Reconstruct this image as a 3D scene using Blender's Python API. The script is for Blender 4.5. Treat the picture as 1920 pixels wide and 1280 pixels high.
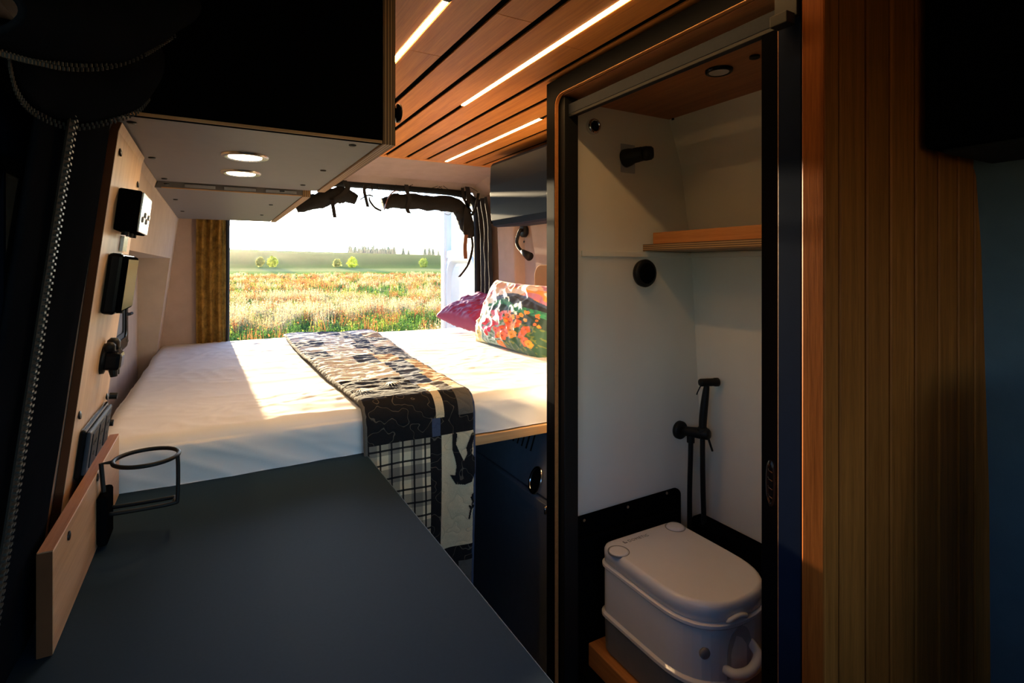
import bpy, bmesh, math, random
import numpy as np
from mathutils import Vector, Matrix, noise

for o in list(bpy.data.objects):
    bpy.data.objects.remove(o, do_unlink=True)
SC = bpy.context.scene
COL = SC.collection
random.seed(7)
RNG = np.random.default_rng(11)
R = math.radians

# ------------------------------------------------------------------ camera
F_PX = 1000.0
HORIZON_V = 500.0
YAW = math.atan(0.56)
CAM = Vector((0.0, 0.0, 1.4))
cam_data = bpy.data.cameras.new('camera')
cam_data.sensor_fit = 'HORIZONTAL'
cam_data.sensor_width = 36.0
cam_data.lens = 36.0 * F_PX / 1920.0
cam_data.shift_y = (HORIZON_V - 640.0) / 1920.0
cam_data.clip_start = 0.02
cam_data.clip_end = 6000
cam_ob = bpy.data.objects.new('camera', cam_data)
COL.objects.link(cam_ob)
cam_ob.location = CAM
cam_ob.rotation_euler = (R(90), 0, -YAW)
SC.camera = cam_ob

# ------------------------------------------------------------------ world, sun, exposure
SUN_AZ = R(-1.5)       # from +Y, negative is towards -X
SUN_EL = R(6.5)
world = bpy.data.worlds.new('sunset_sky')
SC.world = world
world.use_nodes = True
wn = world.node_tree.nodes
wl = world.node_tree.links
bg = wn['Background']
sky = wn.new('ShaderNodeTexSky')
sky.sky_type = 'NISHITA'
sky.sun_disc = False
sky.sun_elevation = R(14.0)
sky.sun_rotation = SUN_AZ
sky.air_density = 1.0
sky.dust_density = 0.6
sky.ozone_density = 5.0
wl.new(sky.outputs['Color'], bg.inputs['Color'])
bg.inputs['Strength'].default_value = 0.56

sun_data = bpy.data.lights.new('sun', 'SUN')
sun_data.energy = 20.0
sun_data.color = (1.0, 0.78, 0.48)
sun_data.angle = R(0.8)
sun_ob = bpy.data.objects.new('sun', sun_data)
COL.objects.link(sun_ob)
sd = Vector((math.sin(SUN_AZ) * math.cos(SUN_EL), math.cos(SUN_AZ) * math.cos(SUN_EL), math.sin(SUN_EL)))
sun_ob.rotation_euler = sd.to_track_quat('Z', 'Y').to_euler()
sun_ob.location = sd * 60

SC.view_settings.view_transform = 'Standard'
SC.view_settings.look = 'None'
SC.view_settings.gamma = 1.0
SC.view_settings.use_curve_mapping = False
SC.view_settings.exposure = 0.8

# ------------------------------------------------------------------ helpers
ORG = {}

def tag(o, label=None, cat=None, group=None, kind=None):
    if label: o['label'] = label
    if cat: o['category'] = cat
    if group: o['group'] = group
    if kind: o['kind'] = kind
    return o

def thing(name, loc, label, cat, group=None, kind=None):
    o = bpy.data.objects.new(name, None)
    o.empty_display_size = 0.05
    COL.objects.link(o)
    o.location = loc
    ORG[o.name] = Vector(loc)
    return tag(o, label, cat, group, kind)

def link_mesh(name, me, mats, parent=None, org=None, smooth=False, bevel=0.0, solid=0.0, segs=2):
    """Mesh in world coordinates -> object whose origin is the parent's (or its own base centre)."""
    n = len(me.vertices)
    co = np.empty(n * 3, dtype=np.float32)
    me.vertices.foreach_get('co', co)
    co = co.reshape(-1, 3)
    if parent is not None:
        base = ORG[parent.name]
    elif org is not None:
        base = Vector(org)
    else:
        mn, mx = co.min(0), co.max(0)
        base = Vector(((mn[0] + mx[0]) / 2, (mn[1] + mx[1]) / 2, mn[2]))
    co = co - np.array(base, dtype=np.float32)
    me.vertices.foreach_set('co', co.ravel())
    if not isinstance(mats, (list, tuple)):
        mats = [mats]
    for m in mats:
        me.materials.append(m)
    if smooth:
        me.polygons.foreach_set('use_smooth', np.ones(len(me.polygons), dtype=bool))
    me.update()
    o = bpy.data.objects.new(name, me)
    COL.objects.link(o)
    if parent is not None:
        o.parent = parent
    else:
        o.location = base
    ORG[o.name] = base
    if solid:
        md = o.modifiers.new('thickness', 'SOLIDIFY')
        md.thickness = solid
        md.offset = 0.0
    if bevel:
        md = o.modifiers.new('bevel', 'BEVEL')
        md.width = bevel
        md.segments = segs
        md.limit_method = 'ANGLE'
        md.angle_limit = R(40)
    return o

def build(name, bm, mats, parent=None, **kw):
    bmesh.ops.recalc_face_normals(bm, faces=bm.faces)
    me = bpy.data.meshes.new(name)
    bm.to_mesh(me)
    bm.free()
    return link_mesh(name, me, mats, parent, **kw)

def B():
    return bmesh.new()

def box(bm, x0, x1, y0, y1, z0, z1, mi=0):
    vs = [bm.verts.new(p) for p in ((x0,y0,z0),(x1,y0,z0),(x1,y1,z0),(x0,y1,z0),(x0,y0,z1),(x1,y0,z1),(x1,y1,z1),(x0,y1,z1))]
    for q in ((0,3,2,1),(4,5,6,7),(0,1,5,4),(1,2,6,5),(2,3,7,6),(3,0,4,7)):
        f = bm.faces.new([vs[i] for i in q])
        f.material_index = mi
    return bm

def bx(name, x0, x1, y0, y1, z0, z1, m, parent=None, bevel=0.0015, **kw):
    return build(name, box(B(), x0, x1, y0, y1, z0, z1), m, parent, bevel=bevel, **kw)

def frame_of(d):
    d = Vector(d).normalized()
    a = Vector((0, 0, 1)) if abs(d.z) < 0.9 else Vector((1, 0, 0))
    u = d.cross(a).normalized()
    return u, d.cross(u).normalized()

def rings(bm, loops, cap=True, closed=True, mi=0):
    """Skin a list of rings (lists of points)."""
    vl = [[bm.verts.new(p) for p in lp] for lp in loops]
    n = len(vl[0])
    for a, b in zip(vl, vl[1:]):
        for i in range(n if closed else n - 1):
            j = (i + 1) % n
            f = bm.faces.new((a[i], a[j], b[j], b[i]))
            f.material_index = mi
    if cap:
        for lp in (vl[0], vl[-1]):
            f = bm.faces.new(lp)
            f.material_index = mi
    return bm

def cyl(bm, p0, p1, r0, r1=None, seg=20, mi=0, cap=True):
    p0, p1 = Vector(p0), Vector(p1)
    if r1 is None: r1 = r0
    u, v = frame_of(p1 - p0)
    lp = []
    for p, r in ((p0, r0), (p1, r1)):
        lp.append([p + (u * math.cos(t) + v * math.sin(t)) * r for t in [2 * math.pi * i / seg for i in range(seg)]])
    return rings(bm, lp, cap, mi=mi)

def lathe(bm, p, d, prof, seg=28, mi=0, cap=True):
    """prof = [(distance along d, radius)]"""
    p = Vector(p); d = Vector(d).normalized()
    u, v = frame_of(d)
    lp = [[p + d * h + (u * math.cos(t) + v * math.sin(t)) * max(r, 1e-4) for t in [2 * math.pi * i / seg for i in range(seg)]] for h, r in prof]
    return rings(bm, lp, cap, mi=mi)

def catmull(pts, n=8, closed=False):
    pts = [Vector(p) for p in pts]
    out = []
    m = len(pts)
    last = m if closed else m - 1
    for i in range(last):
        if closed:
            a, b, c, d = pts[(i-1) % m], pts[i], pts[(i+1) % m], pts[(i+2) % m]
        else:
            a, b, c, d = pts[max(i-1, 0)], pts[i], pts[i+1], pts[min(i+2, m-1)]
        for k in range(n):
            t = k / n
            out.append(0.5 * ((2*b) + (c-a)*t + (2*a-5*b+4*c-d)*t*t + (3*b-a-3*c+d)*t**3))
    if not closed:
        out.append(pts[-1])
    return out

def tube(bm, pts, r, seg=10, closed=False, mi=0):
    pts = [Vector(p) for p in pts]
    n = len(pts)
    rad = r if isinstance(r, (list, tuple)) else [r] * n
    lp = []
    pu = None
    for i, p in enumerate(pts):
        if closed:
            d = pts[(i+1) % n] - pts[i-1]
        else:
            d = pts[min(i+1, n-1)] - pts[max(i-1, 0)]
        d.normalize()
        if pu is None:
            u, _ = frame_of(d)
        else:
            u = (pu - d * pu.dot(d)).normalized()
        v = d.cross(u)
        pu = u
        lp.append([p + (u * math.cos(t) + v * math.sin(t)) * rad[i] for t in [2 * math.pi * k / seg for k in range(seg)]])
    if closed:
        lp.append(lp[0])
        rings(bm, lp, cap=False, mi=mi)
        bmesh.ops.remove_doubles(bm, verts=bm.verts, dist=1e-6)
        return bm
    return rings(bm, lp, True, mi=mi)

def ribbon(bm, pts, width_dir, w, t=0.002):
    """Flat strap along pts with a width direction."""
    pts = [Vector(p) for p in pts]
    wd = Vector(width_dir).normalized()
    lp = []
    for i, p in enumerate(pts):
        d = (pts[min(i+1, len(pts)-1)] - pts[max(i-1, 0)]).normalized()
        n = d.cross(wd).normalized()
        lp.append([p + wd*w/2 + n*t/2, p - wd*w/2 + n*t/2, p - wd*w/2 - n*t/2, p + wd*w/2 - n*t/2])
    return rings(bm, lp)

def prism_y(bm, poly, y0, y1):
    """poly of (x,z) extruded along Y"""
    return rings(bm, [[(x, y0, z) for x, z in poly], [(x, y1, z) for x, z in poly]])

def grid_mesh(name, fn, nu, nv):
    """fn(u,v) for u,v in 0..1 -> xyz, returns mesh"""
    vs = [fn(i / nu, j / nv) for j in range(nv + 1) for i in range(nu + 1)]
    fs = [(j*(nu+1)+i, j*(nu+1)+i+1, (j+1)*(nu+1)+i+1, (j+1)*(nu+1)+i) for j in range(nv) for i in range(nu)]
    me = bpy.data.meshes.new(name)
    me.from_pydata([tuple(v) for v in vs], [], fs)
    return me

def lerp(a, b, t): return a + (b - a) * t
def smooth01(t):
    t = max(0.0, min(1.0, t)); return t*t*(3-2*t)
def interp(pts, z):
    if z <= pts[0][0]: return pts[0][1]
    for (a, b), (c, d) in zip(pts, pts[1:]):
        if z <= c: return b + (d-b)*(z-a)/(c-a)
    return pts[-1][1]

SIN, COS = math.sin(YAW), math.cos(YAW)
def ray(u, v):
    r = (u - 960.0) / F_PX
    return Vector((SIN + r*COS, COS - r*SIN, (HORIZON_V - v) / F_PX))
def on_y(u, v, y):
    d = ray(u, v); return CAM + d * (y / d.y)
def on_x(u, v, x):
    d = ray(u, v); return CAM + d * (x / d.x)
def on_z(u, v, z):
    d = ray(u, v); return CAM + d * ((z - CAM.z) / d.z)

# ------------------------------------------------------------------ materials
def nodes_of(m):
    m.use_nodes = True
    nt = m.node_tree
    return nt, nt.nodes, nt.links, nt.nodes['Principled BSDF']

def rgb(c): return (c[0], c[1], c[2], 1.0)

def coords(nt, kind='Object', scale=(1, 1, 1), rot=(0, 0, 0)):
    tc = nt.nodes.new('ShaderNodeTexCoord')
    mp = nt.nodes.new('ShaderNodeMapping')
    mp.inputs['Scale'].default_value = scale
    mp.inputs['Rotation'].default_value = rot
    nt.links.new(tc.outputs[kind], mp.inputs['Vector'])
    return mp.outputs['Vector']

def ramp(nt, fac, stops):
    r = nt.nodes.new('ShaderNodeValToRGB')
    while len(r.color_ramp.elements) < len(stops):
        r.color_ramp.elements.new(0.5)
    for e, (p, c) in zip(r.color_ramp.elements, stops):
        e.position = p; e.color = rgb(c)
    nt.links.new(fac, r.inputs['Fac'])
    return r.outputs['Color']

def noise_tex(nt, vec, scale, detail=4, rough=0.55):
    n = nt.nodes.new('ShaderNodeTexNoise')
    n.inputs['Scale'].default_value = scale
    n.inputs['Detail'].default_value = detail
    n.inputs['Roughness'].default_value = rough
    nt.links.new(vec, n.inputs['Vector'])
    return n.outputs['Fac']

def bump(nt, height, bsdf, strength=0.3, dist=0.01):
    b = nt.nodes.new('ShaderNodeBump')
    b.inputs['Strength'].default_value = strength
    b.inputs['Distance'].default_value = dist
    nt.links.new(height, b.inputs['Height'])
    nt.links.new(b.outputs['Normal'], bsdf.inputs['Normal'])

def plain(name, c, rough=0.5, metal=0.0, var=0.06, scale=30.0, spec=0.5, bmp=0.0, coat=0.0):
    m = bpy.data.materials.new(name)
    nt, N, L, b = nodes_of(m)
    vec = coords(nt)
    f = noise_tex(nt, vec, scale)
    lo = tuple(x*(1-var) for x in c); hi = tuple(min(1, x*(1+var)) for x in c)
    L.new(ramp(nt, f, [(0.3, lo), (0.7, hi)]), b.inputs['Base Color'])
    b.inputs['Roughness'].default_value = rough
    b.inputs['Metallic'].default_value = metal
    b.inputs['Specular IOR Level'].default_value = spec
    b.inputs['Coat Weight'].default_value = coat
    if bmp: bump(nt, f, b, bmp, 0.002)
    return m

def fabric(name, c, weave=900.0, var=0.18, bmp=0.35, rough=0.95, c2=None, spec=0.2):
    m = bpy.data.materials.new(name)
    nt, N, L, b = nodes_of(m)
    vec = coords(nt)
    f = noise_tex(nt, vec, weave, 2, 0.7)
    g = noise_tex(nt, vec, 14.0, 5)
    c2 = c2 or tuple(x*(1-var) for x in c)
    mix = N.new('ShaderNodeMath'); mix.operation = 'ADD'
    L.new(f, mix.inputs[0]); L.new(g, mix.inputs[1])
    h = N.new('ShaderNodeMath'); h.operation = 'MULTIPLY'; h.inputs[1].default_value = 0.5
    L.new(mix.outputs[0], h.inputs[0])
    L.new(ramp(nt, h.outputs[0], [(0.35, c2), (0.65, c)]), b.inputs['Base Color'])
    b.inputs['Roughness'].default_value = rough
    b.inputs['Specular IOR Level'].default_value = spec
    bump(nt, f, b, bmp, 0.001)
    return m

def wood(name, dark, light, axis='Y', freq=60.0, rough=0.5, fine=1.0, var=0.25, spec=0.4):
    """grain stretched along one axis, with a tone shift per piece"""
    m = bpy.data.materials.new(name)
    nt, N, L, b = nodes_of(m)
    s = {'X': (0.035, 1, 1), 'Y': (1, 0.035, 1), 'Z': (1, 1, 0.035)}[axis]
    info = N.new('ShaderNodeObjectInfo')
    tc = N.new('ShaderNodeTexCoord')
    add = N.new('ShaderNodeVectorMath'); add.operation = 'ADD'
    sc = N.new('ShaderNodeVectorMath'); sc.operation = 'SCALE'; sc.inputs['Scale'].default_value = 7.0
    cmb = N.new('ShaderNodeCombineXYZ')
    for k in range(3): L.new(info.outputs['Random'], cmb.inputs[k])
    L.new(cmb.outputs[0], sc.inputs[0])
    L.new(tc.outputs['Object'], add.inputs[0]); L.new(sc.outputs[0], add.inputs[1])
    mp = N.new('ShaderNodeMapping'); mp.inputs['Scale'].default_value = s
    L.new(add.outputs[0], mp.inputs['Vector'])
    f1 = noise_tex(nt, mp.outputs[0], freq, 6, 0.65)
    f2 = noise_tex(nt, mp.outputs[0], freq*6*fine, 3, 0.6)
    mx = N.new('ShaderNodeMix'); mx.data_type = 'FLOAT'
    mx.inputs[0].default_value = 0.4
    L.new(f1, mx.inputs[2]); L.new(f2, mx.inputs[3])
    col = ramp(nt, mx.outputs[0], [(0.34, dark), (0.66, light)])
    hsv = N.new('ShaderNodeHueSaturation')
    mr = N.new('ShaderNodeMapRange')
    mr.inputs['To Min'].default_value = 1.0 - var*0.5; mr.inputs['To Max'].default_value = 1.0 + var*0.5
    L.new(info.outputs['Random'], mr.inputs['Value'])
    L.new(mr.outputs[0], hsv.inputs['Value']); L.new(col, hsv.inputs['Color'])
    L.new(hsv.outputs[0], b.inputs['Base Color'])
    b.inputs['Roughness'].default_value = rough
    b.inputs['Specular IOR Level'].default_value = spec
    bump(nt, mx.outputs[0], b, 0.12, 0.001)
    return m

def plyedge(name, axis='X', pitch=0.003):
    """stacked veneers seen on a cut plywood edge"""
    m = bpy.data.materials.new(name)
    nt, N, L, b = nodes_of(m)
    tc = N.new('ShaderNodeTexCoord')
    sep = N.new('ShaderNodeSeparateXYZ'); L.new(tc.outputs['Object'], sep.inputs[0])
    mu = N.new('ShaderNodeMath'); mu.operation = 'MULTIPLY'; mu.inputs[1].default_value = 2*math.pi/(2*pitch)
    L.new(sep.outputs[axis], mu.inputs[0])
    si = N.new('ShaderNodeMath'); si.operation = 'SINE'; L.new(mu.outputs[0], si.inputs[0])
    mr = N.new('ShaderNodeMapRange'); mr.inputs['From Min'].default_value = -1; L.new(si.outputs[0], mr.inputs['Value'])
    L.new(ramp(nt, mr.outputs[0], [(0.25, (0.10, 0.052, 0.024)), (0.6, (0.42, 0.26, 0.13))]), b.inputs['Base Color'])
    b.inputs['Roughness'].default_value = 0.65
    return m

def emitter(name, c, s):
    m = bpy.data.materials.new(name)
    nt, N, L, b = nodes_of(m)
    b.inputs['Base Color'].default_value = rgb(c)
    b.inputs['Emission Color'].default_value = rgb(c)
    b.inputs['Emission Strength'].default_value = s
    return m

def pane(name, tint=(0.9, 0.93, 0.92), gloss=0.08):
    m = bpy.data.materials.new(name)
    nt, N, L, b = nodes_of(m)
    out = N['Material Output']
    tr = N.new('ShaderNodeBsdfTransparent'); tr.inputs[0].default_value = rgb(tint)
    gl = N.new('ShaderNodeBsdfGlossy'); gl.inputs['Roughness'].default_value = 0.02
    mx = N.new('ShaderNodeMixShader'); mx.inputs[0].default_value = gloss
    L.new(tr.outputs[0], mx.inputs[1]); L.new(gl.outputs[0], mx.inputs[2])
    L.new(mx.outputs[0], out.inputs['Surface'])
    return m

def leafy(name, trans=0.5, attr='Col', rough=0.7):
    """thin leaves: diffuse plus light shining through, colour from the plant attribute"""
    m = bpy.data.materials.new(name)
    nt, N, L, b = nodes_of(m)
    out = N['Material Output']
    at = N.new('ShaderNodeAttribute'); at.attribute_name = attr
    L.new(at.outputs['Color'], b.inputs['Base Color'])
    b.inputs['Roughness'].default_value = rough
    b.inputs['Specular IOR Level'].default_value = 0.15
    tl = N.new('ShaderNodeBsdfTranslucent'); L.new(at.outputs['Color'], tl.inputs['Color'])
    mx = N.new('ShaderNodeMixShader'); mx.inputs[0].default_value = trans
    L.new(b.outputs[0], mx.inputs[1]); L.new(tl.outputs[0], mx.inputs[2])
    L.new(mx.outputs[0], out.inputs['Surface'])
    return m

def sheer(name, c, trans=0.5, bscale=60.0):
    m = bpy.data.materials.new(name)
    nt, N, L, b = nodes_of(m)
    out = N['Material Output']
    vec = coords(nt)
    f = noise_tex(nt, vec, bscale, 5, 0.7)
    col = ramp(nt, f, [(0.35, tuple(x*0.35 for x in c)), (0.7, c)])
    L.new(col, b.inputs['Base Color']); b.inputs['Roughness'].default_value = 0.9
    tl = N.new('ShaderNodeBsdfTranslucent'); L.new(col, tl.inputs['Color'])
    mx = N.new('ShaderNodeMixShader'); mx.inputs[0].default_value = trans
    L.new(b.outputs[0], mx.inputs[1]); L.new(tl.outputs[0], mx.inputs[2])
    L.new(mx.outputs[0], out.inputs['Surface'])
    bump(nt, f, b, 0.4, 0.003)
    return m

M = {}
M['wall_fabric'] = fabric('beige_wall_fabric', (0.46, 0.37, 0.31))
M['pillar_fabric'] = fabric('rose_beige_fabric', (0.42, 0.30, 0.25))
M['teal_fabric'] = fabric('grey_blue_fabric', (0.10, 0.13, 0.15))
M['black'] = plain('black_laminate', (0.003, 0.003, 0.0035), 0.6, spec=0.0)
M['frame_laminate'] = plain('charcoal_laminate', (0.006, 0.006, 0.0068), 0.4, spec=0.016)
M['black_gloss'] = plain('black_gloss_plastic', (0.006, 0.006, 0.007), 0.2, spec=0.14)
M['black_matte'] = plain('black_matte_metal', (0.006, 0.006, 0.006), 0.55, spec=0.3)
M['rubber'] = plain('black_rubber', (0.006, 0.006, 0.0065), 0.75, spec=0.3)
M['navy'] = plain('navy_laminate', (0.006, 0.011, 0.026), 0.4, spec=0.04)
M['grey_lam'] = plain('grey_cabinet_laminate', (0.135, 0.125, 0.13), 0.5, var=0.04)
M['counter'] = plain('slate_counter_laminate', (0.014, 0.031, 0.050), 0.6, var=0.05, scale=200, spec=0.06)
M['fridge'] = plain('fridge_charcoal', (0.042, 0.052, 0.070), 0.45, spec=0.15)
M['counter_highlight'] = plain('blue_grey_edge_highlight', (0.10, 0.16, 0.23), 0.4)  # lighter tone stands in for the highlight on the counter edge
M['fridge_body'] = plain('fridge_slate', (0.19, 0.205, 0.24), 0.4, spec=0.3)
M['white_wall'] = plain('white_shower_board', (0.86, 0.79, 0.66), 0.42, var=0.02, scale=8)
M['white_plastic'] = plain('white_toilet_plastic', (0.80, 0.76, 0.75), 0.14, var=0.01)
M['tank_grey'] = plain('grey_tank_plastic', (0.20, 0.19, 0.19), 0.4)
M['dim_plastic'] = plain('pale_grey_plastic', (0.42, 0.42, 0.44), 0.3)
M['chrome'] = plain('chrome', (0.75, 0.74, 0.72), 0.12, 1.0, 0.01)
M['alu'] = plain('brushed_aluminium', (0.022, 0.026, 0.034), 0.45, 0.0, 0.08, 120, spec=0.05)
M['silver_plate'] = plain('silver_plate', (0.52, 0.50, 0.47), 0.25, 0.8)
M['dark_screw'] = plain('dark_screw', (0.02, 0.02, 0.02), 0.4, 0.6)
M['steel_screw'] = plain('steel_screw', (0.4, 0.38, 0.36), 0.3, 1.0)
M['floor'] = plain('dark_vinyl_floor', (0.04, 0.037, 0.034), 0.5)
M['cushion'] = fabric('black_padded_cloth', (0.007, 0.0085, 0.012), 400, 0.3, 0.25, 0.9, spec=0.0)
M['strap'] = fabric('black_webbing', (0.02, 0.018, 0.016), 700)
M['leather'] = plain('brown_leather', (0.20, 0.07, 0.028), 0.55, bmp=0.3)
M['mesh_roll'] = fabric('black_insect_mesh', (0.022, 0.020, 0.018), 300, 0.5, 0.6)
M['white_paint'] = plain('white_van_paint', (0.72, 0.76, 0.80), 0.22, var=0.01, coat=0.3)
M['ceil_wood'] = wood('ceiling_bamboo', (0.50, 0.145, 0.022), (0.76, 0.29, 0.055), 'Y', 55, 0.48)
M['wall_wood'] = wood('wall_bamboo', (0.145, 0.036, 0.005), (0.30, 0.084, 0.014), 'Z', 70, 0.5, spec=0.06)
M['birch'] = wood('pale_bamboo_panel', (0.55, 0.34, 0.19), (0.74, 0.51, 0.31), 'Z', 30, 0.45, var=0.05)
M['board'] = wood('pale_bamboo_board', (0.44, 0.24, 0.12), (0.64, 0.40, 0.22), 'Y', 40, 0.35, var=0.05)
M['end_grain'] = wood('bamboo_end', (0.26, 0.10, 0.045), (0.42, 0.19, 0.09), 'Y', 90, 0.5, var=0.0)
M['bed_wood'] = wood('bed_edge_wood', (0.42, 0.22, 0.09), (0.62, 0.38, 0.18), 'X', 50, 0.5, var=0.05)
M['shelf_wood'] = wood('shelf_bamboo', (0.40, 0.14, 0.035), (0.58, 0.24, 0.07), 'Y', 60, 0.45, var=0.05)
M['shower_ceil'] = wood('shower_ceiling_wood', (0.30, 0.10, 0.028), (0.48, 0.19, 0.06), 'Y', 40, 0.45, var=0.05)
M['dark_edge'] = plain('dark_stained_edge', (0.10, 0.036, 0.015), 0.7, spec=0.1)
M['ply_x'] = plyedge('plywood_edge_across', 'X')
M['ply_y'] = plyedge('plywood_edge_along', 'Y')
M['ply_z'] = plyedge('plywood_edge_up', 'Z')
M['oak_pad'] = plain('amber_wood_pad', (0.22, 0.085, 0.02), 0.8, spec=0.05)
M['led'] = emitter('led_warm_white', (1.0, 0.60, 0.24), 24.0)
M['downlight'] = emitter('downlight_warm_white', (1.0, 0.68, 0.36), 45.0)
M['lens_off'] = plain('frosted_lens', (0.55, 0.50, 0.44), 0.4)
M['glass'] = pane('clear_glass')
M['tint_glass'] = pane('tinted_glass', (0.84, 0.86, 0.86), 0.06)
M['dark_glass'] = pane('dark_tinted_glass', (0.16, 0.145, 0.12), 0.08)
M['curtain'] = sheer('gold_brown_curtain', (0.62, 0.37, 0.08), 0.6, 30)
M['curtain_dark'] = sheer('dark_curtain', (0.009, 0.006, 0.004), 0.15, 70)
M['zip'] = plain('zip_metal', (0.03, 0.03, 0.028), 0.5, 0.0, spec=0.2)

# van shell profile: inner face of each side wall at height z
XL = [(0.0, -0.25), (0.95, -0.235), (1.63, -0.153), (1.82, -0.09), (1.98, 0.02)]
XR2 = [(0.0, 1.56), (1.0, 1.56), (1.65, 1.545), (1.85, 1.515), (1.98, 1.43)]
def xr2(z): return interp(XR2, z)
XR = [(0.0, 1.530), (0.887, 1.516), (1.44, 1.476), (1.75, 1.425), (1.98, 1.34)]
def xl(z): return interp(XL, z)
def xr(z): return interp(XR, z)
CZ = 1.96       # ceiling height (face of the planks)
Y_REAR = 3.2
Y_FRONT = -1.9

# ================================================================== THE SETTING
def side_poly(prof, xo, z0, z1):
    zs = [z0] + [z for z, _ in prof if z0 < z < z1] + [z1]
    return [(interp(prof, z), z) for z in zs] + [(xo, z1), (xo, z0)]

# floor
tag(bx('floor', -0.36, 1.64, Y_FRONT, Y_REAR + 0.05, -0.06, 0.0, M['floor'], bevel=0),
    'dark vinyl van floor in the aisle below the counter', 'floor', kind='structure')

# left wall: solid pieces around the lengthened front window and the long recess beside the bed
REC0, REC1, REC_B, REC_T, REC_X = 1.52, 2.95, 0.88, 1.44, -0.30
WIN0, WIN1, WIN_B, WIN_T = -0.40, 0.96, 1.00, 1.62
bm = B()
XO = -0.37
prism_y(bm, side_poly(XL, XO, 0, 1.0), Y_FRONT, -1.35)
prism_y(bm, side_poly(XL, XO, 1.62, 1.98), Y_FRONT, -1.35)
prism_y(bm, side_poly(XL, XO, 0, 1.05), -1.35, -0.55)
prism_y(bm, side_poly(XL, XO, 1.60, 1.98), -1.35, -0.55)
prism_y(bm, side_poly(XL, XO, 0, 1.98), -0.55, WIN0)
prism_y(bm, side_poly(XL, XO, 0, WIN_B), WIN0, WIN1)
prism_y(bm, side_poly(XL, XO, WIN_T, 1.98), WIN0, WIN1)
prism_y(bm, side_poly(XL, XO, 0, 1.98), WIN1, REC0)
prism_y(bm, side_poly(XL, XO, 0, REC_B), REC0, REC1)
prism_y(bm, side_poly(XL, XO, REC_T, 1.98), REC0, REC1)
box(bm, XO, REC_X, REC0, REC1, REC_B, REC_T)
prism_y(bm, side_poly(XL, XO, 0, 1.98), REC1, Y_REAR)
tag(build('wall_left', bm, M['wall_fabric']), 'beige carpet-lined left van wall with a long recess beside the bed', 'wall', kind='structure')

# right wall
bm = B()
prism_y(bm, side_poly(XR, 1.64, 0, 1.0), Y_FRONT, -0.55)
prism_y(bm, side_poly(XR, 1.64, 1.62, 1.98), Y_FRONT, -0.55)
prism_y(bm, side_poly(XR, 1.64, 0, 1.98), -0.55, 0.53)
wr = build('wall_right', bm, M['teal_fabric'])
tag(wr, 'dark grey fabric right van wall beyond the wooden partition', 'wall', kind='structure')
bm = B()
prism_y(bm, side_poly(XR, 1.64, 0, 1.98), 0.53, 2.385)
prism_y(bm, side_poly(XR2, 1.64, 0, 1.98), 2.385, Y_REAR)
build('wall_lining', bm, M['pillar_fabric'], wr)
# protruding rear pillar on the right, behind the pillows
bm = B()
zs = [0.9, 1.1, 1.3, 1.5, 1.7, 1.9]
rings(bm, [[(xr2(z) + 0.02, 2.60, z), (xr2(z) - 0.045, 2.66, z), (xr2(z) - 0.045, 2.86, z), (xr2(z) + 0.02, 2.91, z)] for z in zs])
build('pillar_cover', bm, M['pillar_fabric'], wr, bevel=0.01)

# front of the van: low dash wall and header round the windscreen opening
bm = B()
box(bm, -0.37, 1.64, Y_FRONT - 0.06, Y_FRONT, -0.06, 0.88)
box(bm, -0.37, 1.64, Y_FRONT - 0.06, Y_FRONT, 1.80, 2.03)
box(bm, -0.37, -0.2, Y_FRONT - 0.06, Y_FRONT, 0.88, 1.80)
box(bm, 1.47, 1.64, Y_FRONT - 0.06, Y_FRONT, 0.88, 1.80)
tag(build('wall_front', bm, M['black']), 'dark dash wall and windscreen surround behind the viewer', 'wall', kind='structure')
tag(bx('window_2', -0.2, 1.47, Y_FRONT - 0.03, Y_FRONT - 0.024, 0.88, 1.80, M['glass'], bevel=0),
    'wide windscreen pane at the front of the van', 'window', kind='structure')

# rear wall: two fabric pillars and a header round the open rear doorway
DX0, DX1, DZ1 = 0.05, 1.54, 1.895
bm = B()
prism_y(bm, [(xl(z), z) for z in (0, 0.95, 1.3, 1.63, 1.82, 1.97)] + [(DX0 + 0.03, 1.97), (DX0, 1.80), (DX0, 0)], Y_REAR - 0.05, Y_REAR + 0.03)
prism_y(bm, [(DX1, 0), (DX1, 1.80), (DX1 - 0.06, 1.97)] + [(xr2(z) + 0.05, z) for z in (1.97, 1.75, 1.44, 0.887, 0)], Y_REAR - 0.02, Y_REAR + 0.03)
# header: carpet sloping from the end of the wooden ceiling to the door frame, rounded at the door
HPROF = [(2.60, 1.985), (2.672, 1.962), (2.90, 1.945), (3.08, 1.925), (3.17, 1.90), (3.20, 1.888), (3.23, 1.89), (3.23, 2.02), (2.60, 2.02)]
rings(bm, [[(x, y, z) for y, z in HPROF] for x in (0.0, 0.4, 0.8, 1.2, 1.52)])
box(bm, -0.37, 1.64, Y_REAR - 0.02, Y_REAR + 0.05, -0.06, 0.60)
tag(build('wall_rear', bm, M['pillar_fabric']), 'rose beige carpeted pillars and header round the open rear doorway', 'wall', kind='structure')

# black door seal round the rear doorway
pts = [(DX0 + 0.0, 3.20, 0.60), (DX0 + 0.0, 3.20, 1.2), (DX0 + 0.005, 3.20, 1.72), (DX0 + 0.03, 3.20, 1.84), (DX0 + 0.12, 3.20, 1.882), (0.45, 3.20, 1.888), (0.8, 3.20, 1.890), (1.15, 3.20, 1.888),
       (1.38, 3.20, 1.880), (1.485, 3.20, 1.845), (1.523, 3.20, 1.74), (1.533, 3.20, 1.3), (1.535, 3.20, 0.60)]
tag(build('trim_1', tube(B(), catmull(pts, 7), 0.025, 12), M['rubber'], smooth=True),
    'black rubber seal running round the open rear doorway', 'door seal', kind='structure')

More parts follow.
